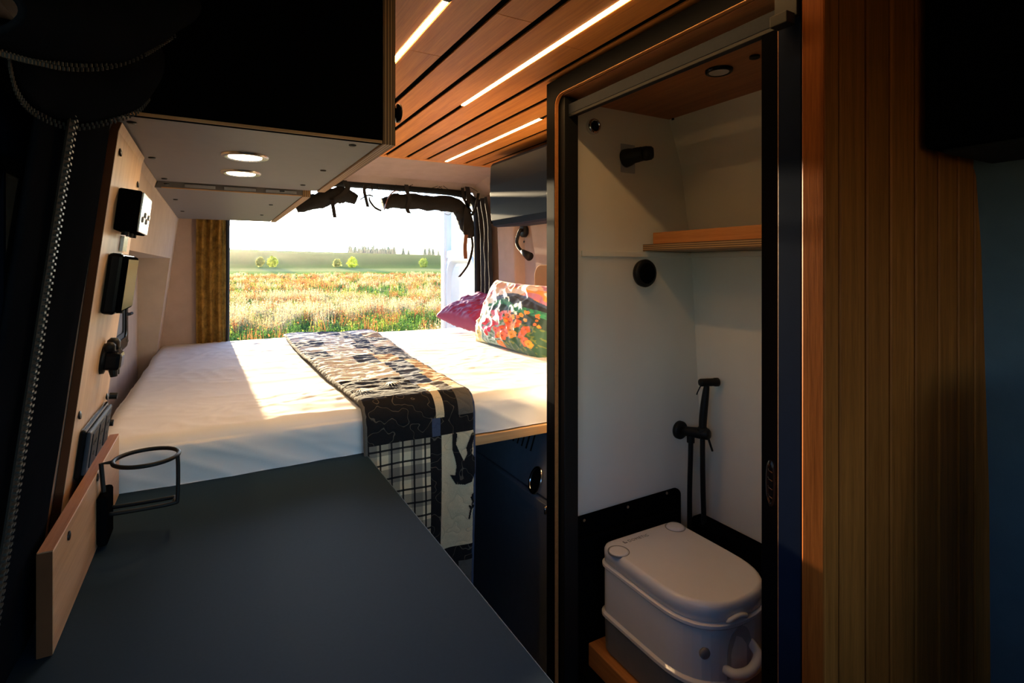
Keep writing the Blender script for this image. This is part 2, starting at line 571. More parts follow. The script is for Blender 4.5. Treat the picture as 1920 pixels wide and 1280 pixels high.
plank_end_y = 2.655
# ceiling: dark backing with separate bamboo planks
bm = B()
box(bm, -0.37, 1.64, Y_FRONT - 0.06, Y_REAR + 0.05, 1.985, 2.04)
box(bm, 0.03, 1.37, -0.9, plank_end_y, CZ + 0.0052, 1.986)
ceil = build('ceiling', bm, M['black'])
tag(ceil, 'bamboo plank van ceiling with black gaps and light strips', 'ceiling', kind='structure')
PITCH = 0.109
GX0 = 0.756
plank_end = 2.655
rp = random.Random(5)
for k in range(-6, 6):
    x0 = GX0 + PITCH * k + 0.0092
    x1 = GX0 + PITCH * (k + 1) - 0.0092
    if k == 5: x1 = 1.375
    y = -0.9
    first = rp.uniform(0.5, 1.3)
    while y < plank_end - 0.01:
        y2 = min(y + (first if y < -0.85 else rp.uniform(0.95, 1.5)), plank_end)
        if plank_end - y2 < 0.3: y2 = plank_end
        bx('plank', x0, x1, y, y2 - (0.0008 if y2 < plank_end else 0), CZ, CZ + 0.005, M['ceil_wood'], ceil, bevel=0.001)
        y = y2
# closing strip at the rear where the grooves stop
bx('end_strip', 0.02, 1.40, plank_end, plank_end + 0.035, CZ - 0.0005, CZ + 0.014, M['ceil_wood'], ceil)

# left front window with bar and tinted pane, lengthened unseen to light the shower
w1 = thing('window_1', (-0.2, 0.42, WIN_B), 'tinted side window in the left wall below the rolled blind, lengthened for more light', 'window', kind='structure')
def wx(z): return xl(z) - 0.05
bm = B()
for (ya, yb, za, zb) in ((WIN0, WIN1, WIN_B, WIN_B + 0.03), (WIN0, WIN1, WIN_T - 0.02, WIN_T), (WIN0, WIN0 + 0.03, WIN_B, WIN_T), (WIN1 - 0.012, WIN1, WIN_B, WIN_T), (0.56, 0.585, WIN_B, WIN_T)):
    rings(bm, [[(wx(za) - 0.012, y, za), (wx(za) + 0.03, y, za), (wx(zb) + 0.03, y, zb), (wx(zb) - 0.012, y, zb)] for y in (ya, yb)])
build('window_frame', bm, M['rubber'], w1)
bm = B()
za, zb = 1.515, 1.575
rings(bm, [[(wx(za) - 0.008, y, za), (wx(za) + 0.03, y, za), (wx(zb) + 0.03, y, zb), (wx(zb) - 0.008, y, zb)] for y in (0.585, WIN1)])
build('cross_bar', bm, M['navy'], w1, bevel=0.003)
bm = B()
rings(bm, [[(wx(WIN_B) - 0.004, y, WIN_B), (wx(WIN_B), y, WIN_B), (wx(WIN_T), y, WIN_T), (wx(WIN_T) - 0.004, y, WIN_T)] for y in (WIN0, 0.57)])
build('pane', bm, M['tint_glass'], w1)  # clear unseen pane, added to bring more daylight into the shower
bm = B()
rings(bm, [[(wx(1.32) - 0.004, y, 1.32), (wx(1.32), y, 1.32), (wx(WIN_T), y, WIN_T), (wx(WIN_T) - 0.004, y, WIN_T)] for y in (0.57, WIN1)])
build('pane', bm, M['dark_glass'], w1)
bm = B()
rings(bm, [[(wx(WIN_B) - 0.02, y, WIN_B), (wx(WIN_B) + 0.02, y, WIN_B), (wx(1.32) + 0.02, y, 1.32), (wx(1.32) - 0.02, y, 1.32)] for y in (0.575, WIN1)])
build('lower_panel', bm, M['rubber'], w1)
bx('mullion', wx(1.42) - 0.008, wx(1.42) + 0.012, 0.845, 0.853, 1.32, 1.52, M['navy'], w1)

# recessed bed-side window (black frame, dark blind)
w3 = thing('window_3', (REC_X, 2.28, 1.10), 'black framed window with grey blind set in the left recess above the bed', 'window', kind='structure')
def rrect(x, y0, y1, z0, z1, r, n=6):
    pts = []
    for cy, cz, a0 in ((y1 - r, z1 - r, 0), (y0 + r, z1 - r, 90), (y0 + r, z0 + r, 180), (y1 - r, z0 + r, 270)):
        for i in range(n + 1):
            a = R(a0 + 90 * i / n)
            pts.append((x, cy + r * math.cos(a), cz + r * math.sin(a)))
    return pts
def ring_frame(bm, xa, xb, o, i, mi=0, mi_in=0):
    """picture-frame solid between an outer and an inner rounded rectangle; o,i = (y0,y1,z0,z1,r)"""
    A = [bm.verts.new(p) for p in rrect(xa, *o)]; C = [bm.verts.new(p) for p in rrect(xa, *i)]
    A2 = [bm.verts.new(p) for p in rrect(xb, *o)]; C2 = [bm.verts.new(p) for p in rrect(xb, *i)]
    n = len(A)
    for k in range(n):
        j = (k + 1) % n
        for q, m_ in (((A[k], A[j], C[j], C[k]), mi), ((A2[k], C2[k], C2[j], A2[j]), mi), ((A[k], A2[k], A2[j], A[j]), mi), ((C[k], C[j], C2[j], C2[k]), mi_in)):
            f = bm.faces.new(q); f.material_index = m_
    return bm
W3 = (1.72, 2.50, 1.10, 1.415)
build('window_frame', ring_frame(B(), REC_X, REC_X + 0.016, (W3[0], W3[1], W3[2], W3[3], 0.04), (W3[0] + 0.04, W3[1] - 0.04, W3[2] + 0.04, W3[3] - 0.04, 0.03)), M['black_gloss'], w3, bevel=0.002)
build('inner_frame', ring_frame(B(), REC_X, REC_X + 0.010, (W3[0] + 0.04, W3[1] - 0.04, W3[2] + 0.04, W3[3] - 0.04, 0.03), (W3[0] + 0.056, W3[1] - 0.056, W3[2] + 0.056, W3[3] - 0.056, 0.02)), M['fridge'], w3)
bx('blind', REC_X, REC_X + 0.004, W3[0] + 0.05, W3[1] - 0.05, W3[2] + 0.05, W3[3] - 0.05, M['grey_lam'], w3, bevel=0)
for (y, z) in ((2.48, 1.40), (2.30, 1.403), (2.05, 1.403), (2.30, 1.112), (2.05, 1.112), (2.48, 1.12)):
    build('screw', cyl(B(), (REC_X + 0.014, y, z), (REC_X + 0.019, y, z), 0.005, seg=10), M['steel_screw'], w3)
for z in (1.22, 1.32):
    build('latch', tube(B(), [(REC_X + 0.01, 2.47, z), (REC_X + 0.022, 2.485, z), (REC_X + 0.024, 2.525, z)], 0.006, 8), M['rubber'], w3)

# ------------------------------------------------------------------ rear door, swung open outside on the right
door = thing('door_1', (1.57, 3.25, 0.1), 'white van rear door standing open outside the right of the doorway', 'door', kind='structure')
def dpt(s, off, z):     # s along the door, off towards the van centre line
    a = R(4.0)
    return (1.58 + s * math.sin(a) - off * math.cos(a), 3.25 + s * math.cos(a) + off * math.sin(a), z)
def dslab(name, s0, s1, o0, o1, z0, z1, m, parent, bevel=0.01):
    return build(name, rings(B(), [[dpt(s0, o0, z), dpt(s1, o0, z), dpt(s1, o1, z), dpt(s0, o1, z)] for z in (z0, z1)]), m, parent, bevel=bevel, segs=3)
dslab('outer_skin', 0.0, 0.76, -0.05, -0.02, 0.05, 1.50, M['white_paint'], door)
dslab('shut_face', 0.66, 0.76, -0.02, 0.045, 0.05, 1.90, M['white_paint'], door, 0.018)
dslab('window_post', 0.0, 0.07, -0.05, 0.03, 1.45, 1.90, M['white_paint'], door, 0.012)
dslab('window_head', 0.0, 0.70, -0.05, 0.03, 1.84, 1.90, M['white_paint'], door, 0.012)
dslab('waist_rail', 0.0, 0.68, -0.02, 0.03, 1.46, 1.53, M['white_paint'], door, 0.012)
dslab('glass_pane', 0.07, 0.67, -0.035, -0.03, 1.53, 1.84, M['glass'], door, 0)
# pressed surround and rounded inner card
def drr(o, s0, s1, z0, z1, r, n=8):
    return [dpt(y, o, z) for _, y, z in rrect(0, s0, s1, z0, z1, r, n)]
bm = B()
rings(bm, [drr(-0.02, 0.0, 0.68, 0.12, 1.50, 0.10), drr(0.035, 0.02, 0.66, 0.14, 1.48, 0.12), drr(0.035, 0.06, 0.61, 0.20, 1.44, 0.13), drr(0.008, 0.085, 0.585, 0.22, 1.42, 0.13)])
build('pressed_surround', bm, M['white_paint'], door, smooth=True)
build('inner_card', rings(B(), [drr(0.010, 0.08, 0.59, 0.215, 1.425, 0.13), drr(0.016, 0.10, 0.57, 0.235, 1.405, 0.12)]), M['white_paint'], door, bevel=0.003)
for z in (0.5, 1.35):
    build('hinge', cyl(B(), dpt(-0.01, 0.0, z), dpt(-0.01, 0.0, z + 0.09), 0.02, seg=12), M['white_paint'], door)

# ================================================================== SHOWER ROOM
SX, SY0, SY1 = 0.90, 0.54, 1.36        # aisle face, front face, rear face
SWX = 1.335                             # inner face of its rear wall
ws = bx('wall_shower', SX, 1.535, SWX, SY1, 0.0, 1.975, M['white_wall'])
tag(ws, 'white board rear wall of the shower room', 'wall', kind='structure')
bm = B()
zs = [0.0, 0.5, 0.887, 1.15, 1.44, 1.6, 1.75, 1.92]
rings(bm, [[(xr(z) - 0.002, y, z) for z in zs] + [(xr(z) + 0.004, y, z) for z in reversed(zs)] for y in (SY0, SWX)])
tag(build('wall_shower_side', bm, M['white_wall']), 'white board lining on the van side of the shower room', 'wall', kind='structure')
sc_ = bx('ceiling_shower', SX, 1.40, SY0, SWX, 1.905, 1.925, M['shower_ceil'])
tag(sc_, 'reddish wood ceiling panel of the shower room', 'ceiling', kind='structure')
for p in (on_z(1415, 105, 1.905), on_z(1262, 222, 1.905)):
    build('bolt_cap', cyl(B(), (p.x, p.y, 1.9), (p.x, p.y, 1.906), 0.012 if p.y < 1.0 else 0.005, seg=16), M['black_matte'], sc_)

# planked front partition
wp = bx('wall_partition', SX + 0.005, 1.53, 0.535, 0.548, 0.0, 1.975, M['black'], bevel=0)
tag(wp, 'vertical bamboo plank partition at the front of the shower room', 'wall', kind='structure')
edges = [0.930, 1.0145, 1.0955, 1.188, 1.281, 1.3665, 1.4435, 1.530]
for a, b in zip(edges, edges[1:]):
    pl = build('plank', rings(B(), [[(a + 0.004, 0.535, z), (a + 0.004, 0.5225, z), (a + 0.0065, 0.520, z), (b - 0.0065, 0.520, z), (b - 0.004, 0.5225, z), (b - 0.004, 0.535, z)] for z in (0.0, 1.972)]), M['wall_wood'], wp)
bm = B(); box(bm, 0.874, 0.915, 0.512, 0.552, 0.0, 1.972)
tag(build('trim_2', bm, M['wall_wood'], bevel=0.003), 'bamboo corner post between the navy strip and the plank partition', 'corner post', kind='structure')

# frame panel with a rounded opening, cut plywood inner edge
fr = thing('shower_door_frame', (0.89, 0.95, 0.0), 'charcoal laminate frame with rounded opening round the shower doorway', 'door frame')
FR_O = (0.553, SY1, 0.0, 1.952, 0.002)
FR_I = (0.600, 1.318, 0.10, 1.908, 0.035)
build('frame_panel', ring_frame(B(), SX - 0.018, SX, FR_O, FR_I, 0, 0), [M['frame_laminate']], fr, bevel=0.0008)
build('plywood_lip', ring_frame(B(), SX - 0.0165, SX - 0.005, FR_I, (FR_I[0] + 0.002, FR_I[1] - 0.002, FR_I[2] + 0.002, FR_I[3] - 0.002, 0.033)), M['shelf_wood'], fr)
bx('outer_edge', SX - 0.0165, SX + 0.001, SY1, SY1 + 0.0015, 0.0, 1.95, M['bed_wood'], fr, bevel=0)
bx('jamb', SX + 0.0005, SX + 0.05, 1.292, SWX, 0.0, 1.90, M['black_matte'], fr)
bx('navy_strip', SX - 0.021, SX - 0.0182, 0.556, 0.598, 0.0, 1.94, M['navy'], fr, bevel=0.0005)
rail = thing('sliding_rail', (0.93, 0.95, 1.85), 'grey aluminium top rail across the shower doorway', 'rail')
bx('rail_body', 0.915, 0.95, SY0 + 0.01, SWX, 1.850, 1.880, M['alu'], rail)
bx('lower_lip', 0.916, 0.922, SY0 + 0.01, SWX, 1.842, 1.851, M['black_matte'], rail)
bx('end_bracket', 0.868, 0.881, 0.556, 0.598, 1.83, 1.93, M['black_matte'], rail)
bx('bracket_foot', 0.846, 0.870, 0.560, 0.592, 1.815, 1.835, M['black_matte'], rail)

sd_ = thing('sliding_door', (0.93, 0.63, 0.0), 'folded black sliding shower door at the right of the opening', 'door')
bx('stile', 0.918, 0.945, 0.609, 0.660, 0.05, 1.845, M['black'], sd_, bevel=0.002)
bx('folded_leaf', 0.947, 0.975, 0.605, 0.652, 0.05, 1.845, M['black'], sd_, bevel=0.002)
build('metal_edge', cyl(B(), (0.920, 0.604, 0.05), (0.920, 0.604, 1.85), 0.005, seg=12), M['alu'], sd_, smooth=True)
hp = on_x(1447, 905, 0.917)
def hring(x, sy, sz, n=24):
    return [(x, hp.y + sy * math.cos(2*math.pi*i/n), hp.z + sz * (abs(math.sin(2*math.pi*i/n)) ** 0.7) * (1 if math.sin(2*math.pi*i/n) >= 0 else -1)) for i in range(n)]
hd = build('handle', rings(B(), [hring(0.918, 0.011, 0.045), hring(0.913, 0.010, 0.044), hring(0.911, 0.007, 0.038), hring(0.914, 0.005, 0.034)]), M['black_gloss'], sd_, smooth=False)
for i in range(4):
    z = hp.z - 0.024 + i * 0.016
    build('grip_rib', tube(B(), [(0.9125, hp.y - 0.004, z - 0.003), (0.910, hp.y, z), (0.9125, hp.y + 0.004, z + 0.003)], 0.0016, 8), M['black_gloss'], hd)

# tray walls round the toilet and the low black skirting
tray = thing('shower_tray', (1.2, 0.95, 0.0), 'black shower tray with raised back panel round the toilet', 'shower tray')
ty = SWX
prof = [(SX + 0.02, 0.0), (SX + 0.02, 0.632), (1.385, 0.638)] + [(1.385 + 0.026 * math.sin(R(a)), 0.612 + 0.026 * math.cos(R(a))) for a in (15, 30, 45, 60, 75, 90)] + [(1.411, 0.0)]
bp = build('back_panel', prism_y(B(), prof, ty - 0.012, ty - 0.001), M['black'], tray, bevel=0.002)
for (u, v) in ((1095, 975), (1177, 950), (1250, 924)):
    p = on_y(u, v, ty - 0.012)
    build('screw', cyl(B(), (p.x, ty - 0.014, p.z), (p.x, ty - 0.011, p.z), 0.0045, seg=12), M['steel_screw'], bp)
bx('ledge', SX + 0.03, 1.39, ty - 0.03, ty - 0.013, 0.0, 0.575, M['black'], tray, bevel=0.004)
bx('side_rim', 1.455, 1.512, SY0 + 0.005, ty - 0.013, 0.0, 0.532, M['black'], tray, bevel=0.012)
bx('tray_floor', SX + 0.05, 1.46, SY0 + 0.005, ty - 0.03, 0.0, 0.20, M['black'], tray, bevel=0)
plinth = bx('toilet_plinth', 0.985, 1.40, 0.70, 1.29, 0.2, 0.268, M['shelf_wood'], bevel=0.004)
tag(plinth, 'low reddish wood plinth under the portable toilet', 'plinth')

# white strip along the walls under the shelf
strip = thing('wall_strip', (1.2, 1.33, 1.43), 'thin white trim strip on the shower wall under the shelf', 'trim strip')
a, b = on_y(1089, 470, SWX), on_y(1089, 482, SWX)
bx('rear_strip', a.x, 1.47, SWX - 0.008, SWX - 0.0005, 1.432, 1.450, M['white_wall'], strip)
bx('side_strip', 1.458, xr(1.44) - 0.003, 0.60, SWX - 0.008, 1.432, 1.450, M['white_wall'], strip)

# ================================================================== SHOWER CONTENTS
# shelf
sh = thing('corner_shelf', (1.37, 0.98, 1.45), 'orange bamboo shelf with raised front lip in the shower room', 'shelf')
bx('shelf_board', 1.245, 1.462, 0.62, SWX - 0.001, 1.452, 1.474, M['ply_z'], sh, bevel=0.001)
bx('front_lip', 1.262, 1.280, 0.62, SWX - 0.03, 1.4742, 1.512, M['shelf_wood'], sh, bevel=0.002)

# ceiling lamp of the shower (off)
p = on_z(1348, 131, 1.905)
dl = thing('shower_ceiling_light', (p.x, p.y, 1.895), 'unlit round ceiling light with black rim in the shower room', 'ceiling light')
build('rim', lathe(B(), (p.x, p.y, 1.905), (0, 0, -1), [(0, 0.034), (0.007, 0.033), (0.009, 0.028), (0.006, 0.023)], cap=False), M['black_gloss'], dl, smooth=True)
build('lens', cyl(B(), (p.x, p.y, 1.904), (p.x, p.y, 1.898), 0.0245, seg=28), M['lens_off'], dl)

# chrome tube outlet
p = on_y(1110, 238, SWX)
po = thing('chrome_port', tuple(p), 'small round chrome port high on the shower wall', 'port')
build('flange', lathe(B(), p, (0, -1, 0), [(0, 0.024), (0.012, 0.024), (0.018, 0.021), (0.018, 0.016), (0.004, 0.015)], cap=False), M['chrome'], po, smooth=True)
build('plug', lathe(B(), p, (0.35, -1, 0), [(0, 0.014), (0.016, 0.014), (0.019, 0.010), (0.012, 0.003)]), M['black_gloss'], po, smooth=True)

# shower head holder on a square plate
p = on_y(1176, 297, SWX)
ho = thing('shower_holder', tuple(p), 'black swivel shower holder on square grey plate on shower wall', 'shower holder')
bx('back_plate', p.x - 0.029, p.x + 0.030, SWX - 0.004, SWX - 0.0005, p.z - 0.047, p.z + 0.045, M['dim_plastic'], ho, bevel=0.001)
build('arm', tube(B(), catmull([(p.x - 0.012, SWX - 0.004, p.z - 0.002), (p.x - 0.004, SWX - 0.035, p.z + 0.002), (p.x + 0.012, SWX - 0.060, p.z + 0.006)], 5), [0.030, 0.030, 0.029, 0.028, 0.026, 0.024, 0.024, 0.024, 0.023, 0.023, 0.022], 18), M['black_matte'], ho, smooth=True)
build('cup', lathe(B(), (p.x + 0.012, SWX - 0.058, p.z + 0.006), (0.75, -0.6, 0.05), [(0, 0.022), (0.012, 0.023), (0.028, 0.021), (0.034, 0.016)]), M['black_matte'], ho, smooth=True)

# black round wall knob
p = on_y(1200, 512, SWX)
kn = thing('round_wall_cover', tuple(p), 'black round cover disc on the shower wall below the white strip', 'cover')
build('disc', lathe(B(), (p.x, SWX, p.z), (0, -1, 0), [(0, 0.030), (0.012, 0.030), (0.014, 0.044), (0.026, 0.046), (0.032, 0.043), (0.034, 0.034)]), M['black_matte'], kn, smooth=True)
build('cap', lathe(B(), (p.x, SWX - 0.033, p.z), (0, -1, 0), [(0, 0.034), (0.003, 0.032), (0.004, 0.02)]), M['black'], kn, smooth=True)

# hand sprayer with bracket and hoses
f0 = on_y(1273, 805, SWX)
sp = thing('hand_sprayer', tuple(f0), 'black hand shower sprayer with hose in the corner above the toilet', 'sprayer')
build('wall_flange', lathe(B(), f0, (0, -1, 0), [(0, 0.031), (0.010, 0.031), (0.016, 0.026), (0.017, 0.012)]), M['black_matte'], sp, smooth=True)
v0 = Vector((f0.x, SWX - 0.012, f0.z)); v1 = v0 + Vector((0.035, -0.095, 0.006))
valve = build('valve_body', lathe(B(), v0, v1 - v0, [(0, 0.014), (0.02, 0.016), (0.07, 0.019), (0.092, 0.019), (0.098, 0.013)]), M['black_matte'], sp, smooth=True)
build('lever', tube(B(), [v1 + Vector((0, 0.012, -0.012)), v1 + Vector((0.012, 0.004, -0.058))], [0.0038, 0.0035], 10), M['black_matte'], valve)
h0 = v0 + (v1 - v0) * 0.60 + Vector((0.004, -0.012, 0.008))
hand = catmull([h0 + Vector((0, 0, -0.02)), h0 + Vector((0.001, 0, 0.03)), h0 + Vector((0.004, -0.002, 0.075)), h0 + Vector((0.010, -0.004, 0.125)), h0 + Vector((0.013, -0.006, 0.155))], 6)
rr = [0.0115 + 0.003 * math.sin(math.pi * i / (len(hand) - 1)) - 0.003 * (i / (len(hand) - 1)) for i in range(len(hand))]
hb = build('handle', tube(B(), hand, rr, 16), M['black_matte'], sp, smooth=True)
tp = hand[-1]
hdm = build('spray_head', lathe(B(), tp + Vector((-0.024, 0.008, 0.010)), Vector((1, -0.3, -0.02)), [(0, 0.011), (0.004, 0.013), (0.050, 0.013), (0.056, 0.0145), (0.068, 0.0145), (0.070, 0.011)]), M['black_matte'], sp, smooth=True)
build('trigger', tube(B(), [tp + Vector((-0.022, 0.006, 0.0)), tp + Vector((-0.033, 0.010, -0.022)), tp + Vector((-0.036, 0.011, -0.030))], 0.0022, 8), M['black_matte'], hdm)
build('clip', lathe(B(), h0 + Vector((0, 0, -0.012)), (0, 0, 1), [(0, 0.017), (0.022, 0.018), (0.026, 0.014)]), M['black_matte'], sp, smooth=True)
ha = v0 + (v1 - v0) * 0.32
build('hose', tube(B(), catmull([ha, ha + Vector((0, 0, -0.06)), ha + Vector((0.006, 0.01, -0.20)), ha + Vector((0.008, 0.012, -0.36))], 8), 0.0085, 12), M['black_matte'], sp, smooth=True)
build('hose_nut', cyl(B(), ha + Vector((0, 0, -0.012)), ha + Vector((0, 0, -0.036)), 0.013, seg=14), M['black_matte'], sp)
hb0 = h0 + Vector((0, 0, -0.018))
build('hose', tube(B(), catmull([hb0, hb0 + Vector((0.0, 0, -0.08)), hb0 + Vector((0.014, 0.01, -0.20)), hb0 + Vector((0.030, 0.018, -0.36))], 8), 0.0085, 12), M['black_matte'], sp, smooth=True)

# portable toilet ---------------------------------------------------------
TX0, TX1, TYB, TYF = 1.000, 1.312, 1.262, 0.868
TZ0, TZ1 = 0.268, 0.578
def d_outline(inset, z, n=20, bulge=0.0):
    x0, x1, yb, yf = TX0 + inset, TX1 - inset, TYB - inset, TYF + inset
    r = 0.035
    pts = []
    for i in range(7):
        a = R(90 - 90*i/6); pts.append((x1 - r + r*math.cos(a), yb - r + r*math.sin(a), z))
    cx = (x0 + x1)/2; hw = (x1 - x0)/2; fy = yf + 0.16
    for i in range(n + 1):
        a = math.pi * i / n
        c, s = math.cos(a), math.sin(a)
        e = 2/2.5
        pts.append((cx + hw * math.copysign(abs(c)**e, c), fy - (fy - yf) * abs(s)**e, z))
    for i in range(7):
        a = R(180 - 90*i/6); pts.append((x0 + r + r*math.cos(a), yb - r + r*math.sin(a), z))
    return pts
to = thing('portable_toilet', ((TX0+TX1)/2, (TYB+TYF)/2, TZ0), 'white portable camping toilet with grey tank in the shower room', 'toilet')
build('waste_tank', rings(B(), [d_outline(0.012, TZ0), d_outline(0.006, TZ0 + 0.01), d_outline(0.004, TZ0 + 0.100), d_outline(0.010, TZ0 + 0.104)]), M['tank_grey'], to, smooth=False, bevel=0.002)
build('upper_body', rings(B(), [d_outline(0.010, TZ0 + 0.104), d_outline(-0.002, TZ0 + 0.107), d_outline(-0.002, TZ0 + 0.116), d_outline(0.004, TZ0 + 0.122), d_outline(0.004, TZ0 + 0.246), d_outline(-0.001, TZ0 + 0.252), d_outline(-0.001, TZ0 + 0.260), d_outline(0.012, TZ0 + 0.264)]), M['white_plastic'], to, bevel=0.001)
lidrings = [d_outline(0.010, TZ0 + 0.262), d_outline(0.004, TZ0 + 0.266), d_outline(0.003, TZ0 + 0.292), d_outline(0.0037, TZ0 + 0.300), d_outline(0.0065, TZ0 + 0.3068), d_outline(0.0115, TZ0 + 0.3102), d_outline(0.015, TZ0 + 0.3105), d_outline(0.017, TZ0 + 0.3105), d_outline(0.03, TZ0 + 0.3105), d_outline(0.06, TZ0 + 0.3105)]
lid = build('lid', rings(B(), lidrings), M['white_plastic'], to, smooth=True)
lz = TZ0 + 0.3105
for (u, v, i) in ((1160, 1033, 0), (1266, 988, 1)):
    p = on_z(u, v, lz)
    ring_ = build('cap_recess', lathe(B(), (p.x, p.y, lz - 0.004), (0, 0, 1), [(0.0, 0.0315), (0.0046, 0.0315), (0.0046, 0.0290), (0.0, 0.0285)], cap=False), M['tank_grey'], lid)
    build('cap', lathe(B(), (p.x, p.y, lz - 0.004), (0, 0, 1), [(0, 0.0275), (0.007, 0.027), (0.010, 0.023), (0.011, 0.012)] if i else [(0, 0.0275), (0.0055, 0.027), (0.006, 0.023), (0.0052, 0.01)]), M['white_plastic'], lid, smooth=True)
# lettering on the lid
cu = bpy.data.curves.new('lettering', 'FONT')
cu.body = 'DOMETIC'; cu.size = 0.0165; cu.extrude = 0.0003; cu.align_x = 'LEFT'; cu.space_character = 1.15
to_tmp = bpy.data.objects.new('lettering_tmp', cu); COL.objects.link(to_tmp)
bpy.context.view_layer.update()
me = bpy.data.meshes.new_from_object(to_tmp.evaluated_get(bpy.context.evaluated_depsgraph_get()))
bpy.data.objects.remove(to_tmp, do_unlink=True)
p = on_z(1180, 1016, lz)
for v in me.vertices: v.co = Vector((v.co.x + p.x, v.co.y + p.y, lz + 0.0002 + v.co.z))
me.materials.clear()
link_mesh('lettering', me, M['tank_grey'], lid)
lg = [(p.x - 0.017, p.y + 0.0), (p.x - 0.006, p.y + 0.0), (p.x - 0.006, p.y + 0.004), (p.x - 0.013, p.y + 0.004), (p.x - 0.013, p.y + 0.012), (p.x - 0.017, p.y + 0.012)]
build('emblem', rings(B(), [[(x, y, lz + 0.0001) for x, y in lg], [(x, y, lz + 0.0006) for x, y in lg]]), M['tank_grey'], lid)
# front pull tab, arch recess, carrying handle, valve button
fx = (TX0 + TX1)/2 - 0.034
def front_y(x, inset=0.0):
    hw = (TX1 - TX0)/2 - inset; c = max(-1, min(1, (x - (TX0 + TX1)/2)/hw))
    fy = TYF + inset + 0.16
    s = (1 - abs(c)**2.5)**(1/2.5)
    return fy - 0.16 * s
bm = B()
arch = []
for i in range(17):
    a = math.pi * i / 16
    arch.append((fx + 0.012 + 0.040 * math.cos(a), TZ0 + 0.185 + 0.062 * math.sin(a)))
arch = [(fx + 0.052, TZ0 + 0.125)] + arch + [(fx - 0.028, TZ0 + 0.125)]
rings(bm, [[(x, front_y(x, 0.004) - 0.0015, z) for x, z in arch], [(x, front_y(x, 0.004) + 0.004, z) for x, z in arch]])
build('handle_recess', bm, M['dim_plastic'], to)
pts = [(fx - 0.032, front_y(fx - 0.032, 0.004) + 0.004, TZ0 + 0.150), (fx - 0.022, front_y(fx - 0.022) - 0.016, TZ0 + 0.150), (fx + 0.012, front_y(fx + 0.012) - 0.026, TZ0 + 0.158), (fx + 0.046, front_y(fx + 0.046) - 0.020, TZ0 + 0.178), (fx + 0.056, front_y(fx + 0.056, 0.004) + 0.006, TZ0 + 0.190)]
build('carry_handle', tube(B(), catmull(pts, 7), 0.0115, 14), M['white_plastic'], to, smooth=True)
bmx = fx - 0.075
build('valve_button', lathe(B(), (bmx, front_y(bmx, 0.004) + 0.003, TZ0 + 0.190), (-0.3, -1, 0), [(0, 0.014), (0.005, 0.014), (0.008, 0.011), (0.009, 0.004)]), M['tank_grey'], to, smooth=True)
bm = B()
pts = [(fx + x, front_y(fx + x) - 0.001, TZ0 + 0.272 + 0.006 * math.cos(x * 60)) for x in np.linspace(-0.035, 0.035, 9)]
build('pull_tab', tube(bm, pts, [0.002] + [0.006]*7 + [0.002], 10), M['white_plastic'], lid, smooth=True)

# ================================================================== BED
MX0, MX1, MY0, MY1, MZ0, MZ1 = -0.243, 1.49, 1.445, 3.185, 0.90, 1.012
def wr_noise(x, y, z):
    a = noise.noise(Vector((x*2.2, y*4.5, 0.3)))
    b = noise.noise(Vector((x*7 + 2*a, y*11, 1.7)))
    c = noise.noise(Vector((x*15 + y*4, y*19 - 6*a, 3.1)))
    rid = (1 - abs(b))**4
    rid2 = (1 - abs(c))**6
    return 0.004*a + 0.0022*(rid - 0.4) + 0.0022*rid2*(0.5 + a)
def mattress_mesh():
    nx, ny, nz = 190, 190, 22
    r = 0.045
    bm = B()
    def put(p):
        p = Vector(p)
        q = Vector((max(MX0 + r, min(MX1 - r, p.x)), max(MY0 + r, min(MY1 - r, p.y)), max(MZ0, min(MZ1 - r, p.z))))
        n = p - q
        if n.length > 1e-7:
            n.normalize(); p = q + n * r
        else:
            n = Vector((0, 0, 1))
        d = wr_noise(p.x, p.y, p.z)
        if n.z < 0.5:     # hanging front of the sheet: long slanting drag lines
            d += 0.007 * noise.noise(Vector((p.x*6 + p.z*9, p.y*3, p.z*4))) + 0.004 * (1 - abs(noise.noise(Vector((p.x*9 + p.z*22, 0.2, p.z*6)))))**4
        # tucked, puffed corner at the left front
        return bm.verts.new(p + n * d)
    def face(fn, a, b):
        g = [[put(fn(i/a, j/b)) for i in range(a + 1)] for j in range(b + 1)]
        for j in range(b):
            for i in range(a):
                bm.faces.new((g[j][i], g[j][i+1], g[j+1][i+1], g[j+1][i]))
    X = lambda t: lerp(MX0, MX1, t); Y = lambda t: lerp(MY0, MY1, t); Z = lambda t: lerp(MZ0, MZ1, t)
    def E(t):   # finer rows near the edges
        return t
    face(lambda a, b: (X(a), Y(b), MZ1), nx, ny)
    face(lambda a, b: (X(a), MY0, Z(b)), nx, nz)
    face(lambda a, b: (X(a), MY1, Z(b)), nx, nz)
    face(lambda a, b: (MX0, Y(a), Z(b)), ny, nz)
    face(lambda a, b: (MX1, Y(a), Z(b)), ny, nz)
    face(lambda a, b: (X(a), Y(b), MZ0), 20, 20)
    bmesh.ops.remove_doubles(bm, verts=bm.verts, dist=0.0006)
    return bm
M['sheet'] = fabric('white_cotton_sheet', (0.78, 0.75, 0.72), 700, 0.05, 0.15)
bed = thing('mattress', (0.62, 2.3, 0.9), 'mattress in rumpled white fitted sheet facing the open rear doorway', 'mattress')
build('fitted_sheet', mattress_mesh(), M['sheet'], bed, smooth=True)

